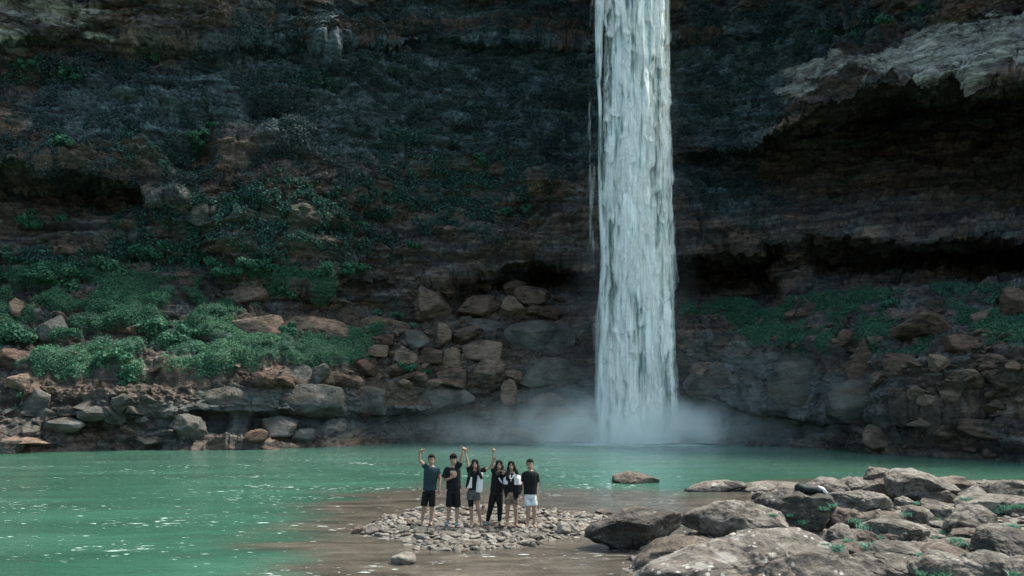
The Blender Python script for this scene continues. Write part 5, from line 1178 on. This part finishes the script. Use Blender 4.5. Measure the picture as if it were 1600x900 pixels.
face_parts(r, hc, hh, hw); long_hair(r, hc, hh, hw, 0, [L(596, 270, -.03), L(585, 320, -.08), L(580, 370, -.13), L(566, 420, -.14), L(556, 455, -.13)], [L(664, 270, -.03), L(668, 310, -.1), L(676, 340, -.14), L(690, 370, -.14)], HAIR)
# 4: all black, raised arm
r, L = person(20.5, 8, dict(foot=(185, 830)), 'long haired person all in black with leggings, one arm raised straight up')
hc = L(240, 283); hh = 47*20.5/FPX/6; hw = .072
sL, eL, wL = L(187, 338), L(180, 250, 0), L(184, 165, -.02); sR, eR, wR = L(285, 345), L(298, 420, -.10), L(296, 368, -.20)
body = head(L, r, hc, hh, hw)+[bone([L(240, 308), L(238, 345)], [.044, .05]), ring_loft([hring(L(0, v)[2], L(u, 0)[0], a, b) for v, u, a, b in ((540, 215, .145, .10), (470, 220, .12, .09), (400, 232, .135, .10), (350, 237, .145, .09), (330, 238, .07, .055))])]
body += legs(L, [((190, 545), (158, 680), (130, 812), -.04), ((240, 545), (247, 680), (242, 812), .03)])+[arm(L, sL, eL, wL, (.038, .030, .021)), arm(L, sR, eR, wR, (.038, .030, .021))]+hand(wL, L(192, 125, -.03)-wL, 1, .155, 'point')+hand(wR, L(285, 325, -.21)-wR, 1, .155, 'peace')
fuse('body', body, SKIN, r)
fuse('top', yoke(L(238, 352), sL, sR)+[ring_loft([hring(L(0, v)[2], L(u, 0)[0], a, b) for v, u, a, b in ((520, 218, .172, .125), (460, 222, .158, .115), (400, 230, .168, .125), (360, 236, .172, .12), (338, 238, .11, .08))]), sleeve(sL, eL, .3, .06, .066), sleeve(sR, eR, .9, .062, .066)], BLACK, r)
fuse('leggings', [ring_loft([hring(L(0, v)[2], L(u, 0)[0], a, b) for v, u, a, b in ((560, 215, .158, .112), (500, 218, .15, .11))])]+[bone([L(*a), L(*a)*.6+(L(*b)+np.array([0, -.02, 0]))*.4, L(*b)+np.array([0, -.02, 0]), L(*b)*.62+L(*c)*.38+np.array([0, .01, 0]), L(*c)+np.array([0, .02, 0])], [.100, .092, .070, .065, .048], False) for a, b, c in (((190, 545), (158, 680), (130, 806)), ((240, 545), (247, 680), (242, 806)))], BLACK, r)
a = L(129, 822); fuse('shoe', [bone([a+np.array([0, .06, .012]), a+np.array([-.01, -.14, -.005])], [.046, .036], True, .8)], SHOE, r, .008, 2)
a = L(244, 820); fuse('shoe', [bone([a+np.array([0, .06, .0]), a+np.array([.01, -.12, -.008])], [.044, .034], True, .8)], GREY, r, .008, 2)
fuse('bracelet', [bone([L(240, 400, -.135), L(256, 425, -.14), L(262, 440, -.13)], [.018, .018, .014])], WHITE, r, .006, 1)
face_parts(r, hc, hh, hw); long_hair(r, hc, hh, hw, 0, [L(210, 290, -.03), L(206, 330, -.08), L(214, 370, -.12)], [L(272, 290, -.03), L(276, 330, -.09), L(266, 370, -.13)])
# 5: white and black jacket
r, L = person(20.3, 8, dict(foot=(355, 838)), 'long haired person in a white and black jacket and brown shorts')
hc = L(353, 290); hh = 46*20.3/FPX/6; hw = .070
sL, eL, wL = L(305, 385), L(296, 480, .02), L(312, 545, -.08); sR, eR, wR = L(412, 380), L(438, 480, .02), L(420, 550, -.08)
body = head(L, r, hc, hh, hw)+[bone([L(353, 318), L(354, 355)], [.044, .05]), ring_loft([hring(L(0, v)[2], L(u, 0)[0], a, b) for v, u, a, b in ((590, 356, .15, .10), (500, 356, .125, .09), (420, 356, .14, .10), (370, 356, .145, .09), (350, 356, .07, .055))])]
body += legs(L, [((326, 590), (320, 680), (312, 815), -.04), ((384, 590), (394, 685), (400, 828), .05)])+[arm(L, sL, eL, wL, (.038, .030, .021)), arm(L, sR, eR, wR, (.038, .030, .021))]+hand(wL, (.1, -.1, -1), -1, .15)+hand(wR, (-.1, -.1, -1), 1, .15)
fuse('body', body, SKIN, r)
fuse('top', yoke(L(355, 365), sL, sR)+[ring_loft([hring(L(0, v)[2], L(u, 0)[0], a, b, -.012) for v, u, a, b in ((530, 354, .13, .12), (440, 356, .13, .125), (380, 356, .13, .12), (355, 356, .08, .075))])], BLACK, r)
fuse('jacket_yoke', [ring_loft([hring(L(0, v)[2], L(u, 0)[0], a, b, -.02) for v, u, a, b in ((462, 402, .105, .115), (400, 400, .10, .12), (358, 392, .065, .09))]), ring_loft([hring(L(0, v)[2], L(u, 0)[0], a, b, -.02) for v, u, a, b in ((458, 306, .060, .11), (400, 310, .055, .11), (366, 322, .035, .08))]), sleeve(sR, eR, .85, .068, .078), sleeve(sL, eL, .75, .056, .064)], WHITE, r)
fuse('jacket_lower', [ring_loft([hring(L(0, v)[2], L(u, 0)[0], a, b, -.02) for v, u, a, b in ((598, 395, .085, .10), (530, 398, .10, .12), (466, 402, .108, .118))]), ring_loft([hring(L(0, v)[2], L(u, 0)[0], a, b, -.02) for v, u, a, b in ((585, 308, .05, .09), (530, 306, .058, .105), (462, 306, .062, .112))]),
      bone([eR+np.array([0, 0, .05]), eR, wR], [.082, .080, .05], False), bone([eL+np.array([0, 0, .04]), eL, wL], [.066, .064, .045], False)], BLACK, r)
fuse('drawstring', [bone([L(345, 372, -.135), L(338, 395, -.15), L(352, 402, -.155), L(368, 392, -.15), L(372, 372, -.135)], [.014]*5), bone([L(352, 402, -.15), L(350, 425, -.15)], [.012, .012])], WHITE, r, .006, 1)
fuse('shorts', [ring_loft([hring(L(0, v)[2], L(u, 0)[0], a, b) for v, u, a, b in ((605, 356, .158, .112), (560, 356, .15, .11))]), short_leg(L(326, 600), L(320, 680), .55, .092, .096), short_leg(L(386, 600), L(392, 685), .5, .092, .096)], BROWN, r)
face_parts(r, hc, hh, hw); long_hair(r, hc, hh, hw, 0, [L(326, 300, -.03), L(322, 345, -.08), L(318, 390, -.13), L(316, 410, -.13)], [L(382, 290, -.02), L(394, 325, -.07), L(408, 352, -.10)])
# 6: black tee, pale shorts
r, L = person(20.1, 8, dict(foot=(535, 850)), 'rightmost person, standing straight in a black t-shirt and pale patterned shorts')
hc = L(528, 274); hh = 50*20.1/FPX/6; hw = .077
sL, eL, wL = L(474, 372), L(466, 460, .03), L(472, 535, -.02); sR, eR, wR = L(588, 372), L(597, 465, .03), L(588, 545, -.02)
body = head(L, r, hc, hh, hw)+[bone([L(529, 302), L(530, 340)], [.05, .056]), ring_loft([hring(L(0, v)[2], L(u, 0)[0], a, b) for v, u, a, b in ((590, 532, .145, .10), (500, 532, .135, .09), (420, 532, .155, .105), (355, 531, .14, .085), (333, 531, .08, .06))])]
body += legs(L, [((506, 590), (510, 700), (508, 828), -.04), ((560, 590), (571, 700), (568, 838), .04)])+[arm(L, sL, eL, wL), arm(L, sR, eR, wR)]+hand(wL, (.03, -.05, -1), -1, .165)+hand(wR, (-.03, -.05, -1), 1, .165)
fuse('body', body, SKIN, r)
fuse('shirt', yoke(L(530, 352), sL, sR)+[ring_loft([hring(L(0, v)[2], L(u, 0)[0], a, b) for v, u, a, b in ((552, 532, .172, .125), (480, 532, .168, .12), (420, 532, .18, .13), (370, 531, .19, .125), (345, 531, .165, .105), (334, 531, .085, .07))]), sleeve(sL, eL, .72, .07, .074), sleeve(sR, eR, .72, .07, .074)], BLACK, r)
fuse('shorts', [ring_loft([hring(L(0, v)[2], L(u, 0)[0], a, b) for v, u, a, b in ((593, 533, .158, .118), (540, 532, .155, .12))]), short_leg(L(504, 590), L(510, 700), .62, .080, .085), short_leg(L(563, 590), L(571, 700), .62, .080, .085)], LEAFSH, r)
face_parts(r, hc, hh, hw); short_hair(r, hc, hh, hw, 0, -.12)

# ---------------------------------------------------------------- bag left on the black boulder
bpy.context.view_layer.update(); bx_, by_, bz_ = hit(1268, 773); bz_ += .10; by_ += .12
bag = empty('bag', (bx_, by_, bz_)); tag(bag, 'dark bag with a white cloth end lying on top of the black boulder', 'bag')
BAGM = flat_mat('dark_bag_cloth', (0.012, 0.016, 0.018), .65, .4, 12, .25)
fuse('bag_body', [ell((-.05, 0, .02), (.30, .2, .13)), ell((-.22, 0, .05), (.14, .16, .12)), ell((.15, 0, -.02), (.2, .15, .10))], BAGM, bag, .02, 4)
fuse('white_cloth', [bone([(.20, -.05, .06), (.28, -.08, .02), (.36, -.08, -.06)], [.05, .06, .04], True, .7)], WHITE, bag, .015, 2)
fuse('strap', [bone([(-.28, -.1, -.03), (-.42, -.14, -.05), (-.62, -.14, -.06)], [.025, .02, .02])], BAGM, bag, .012, 1)
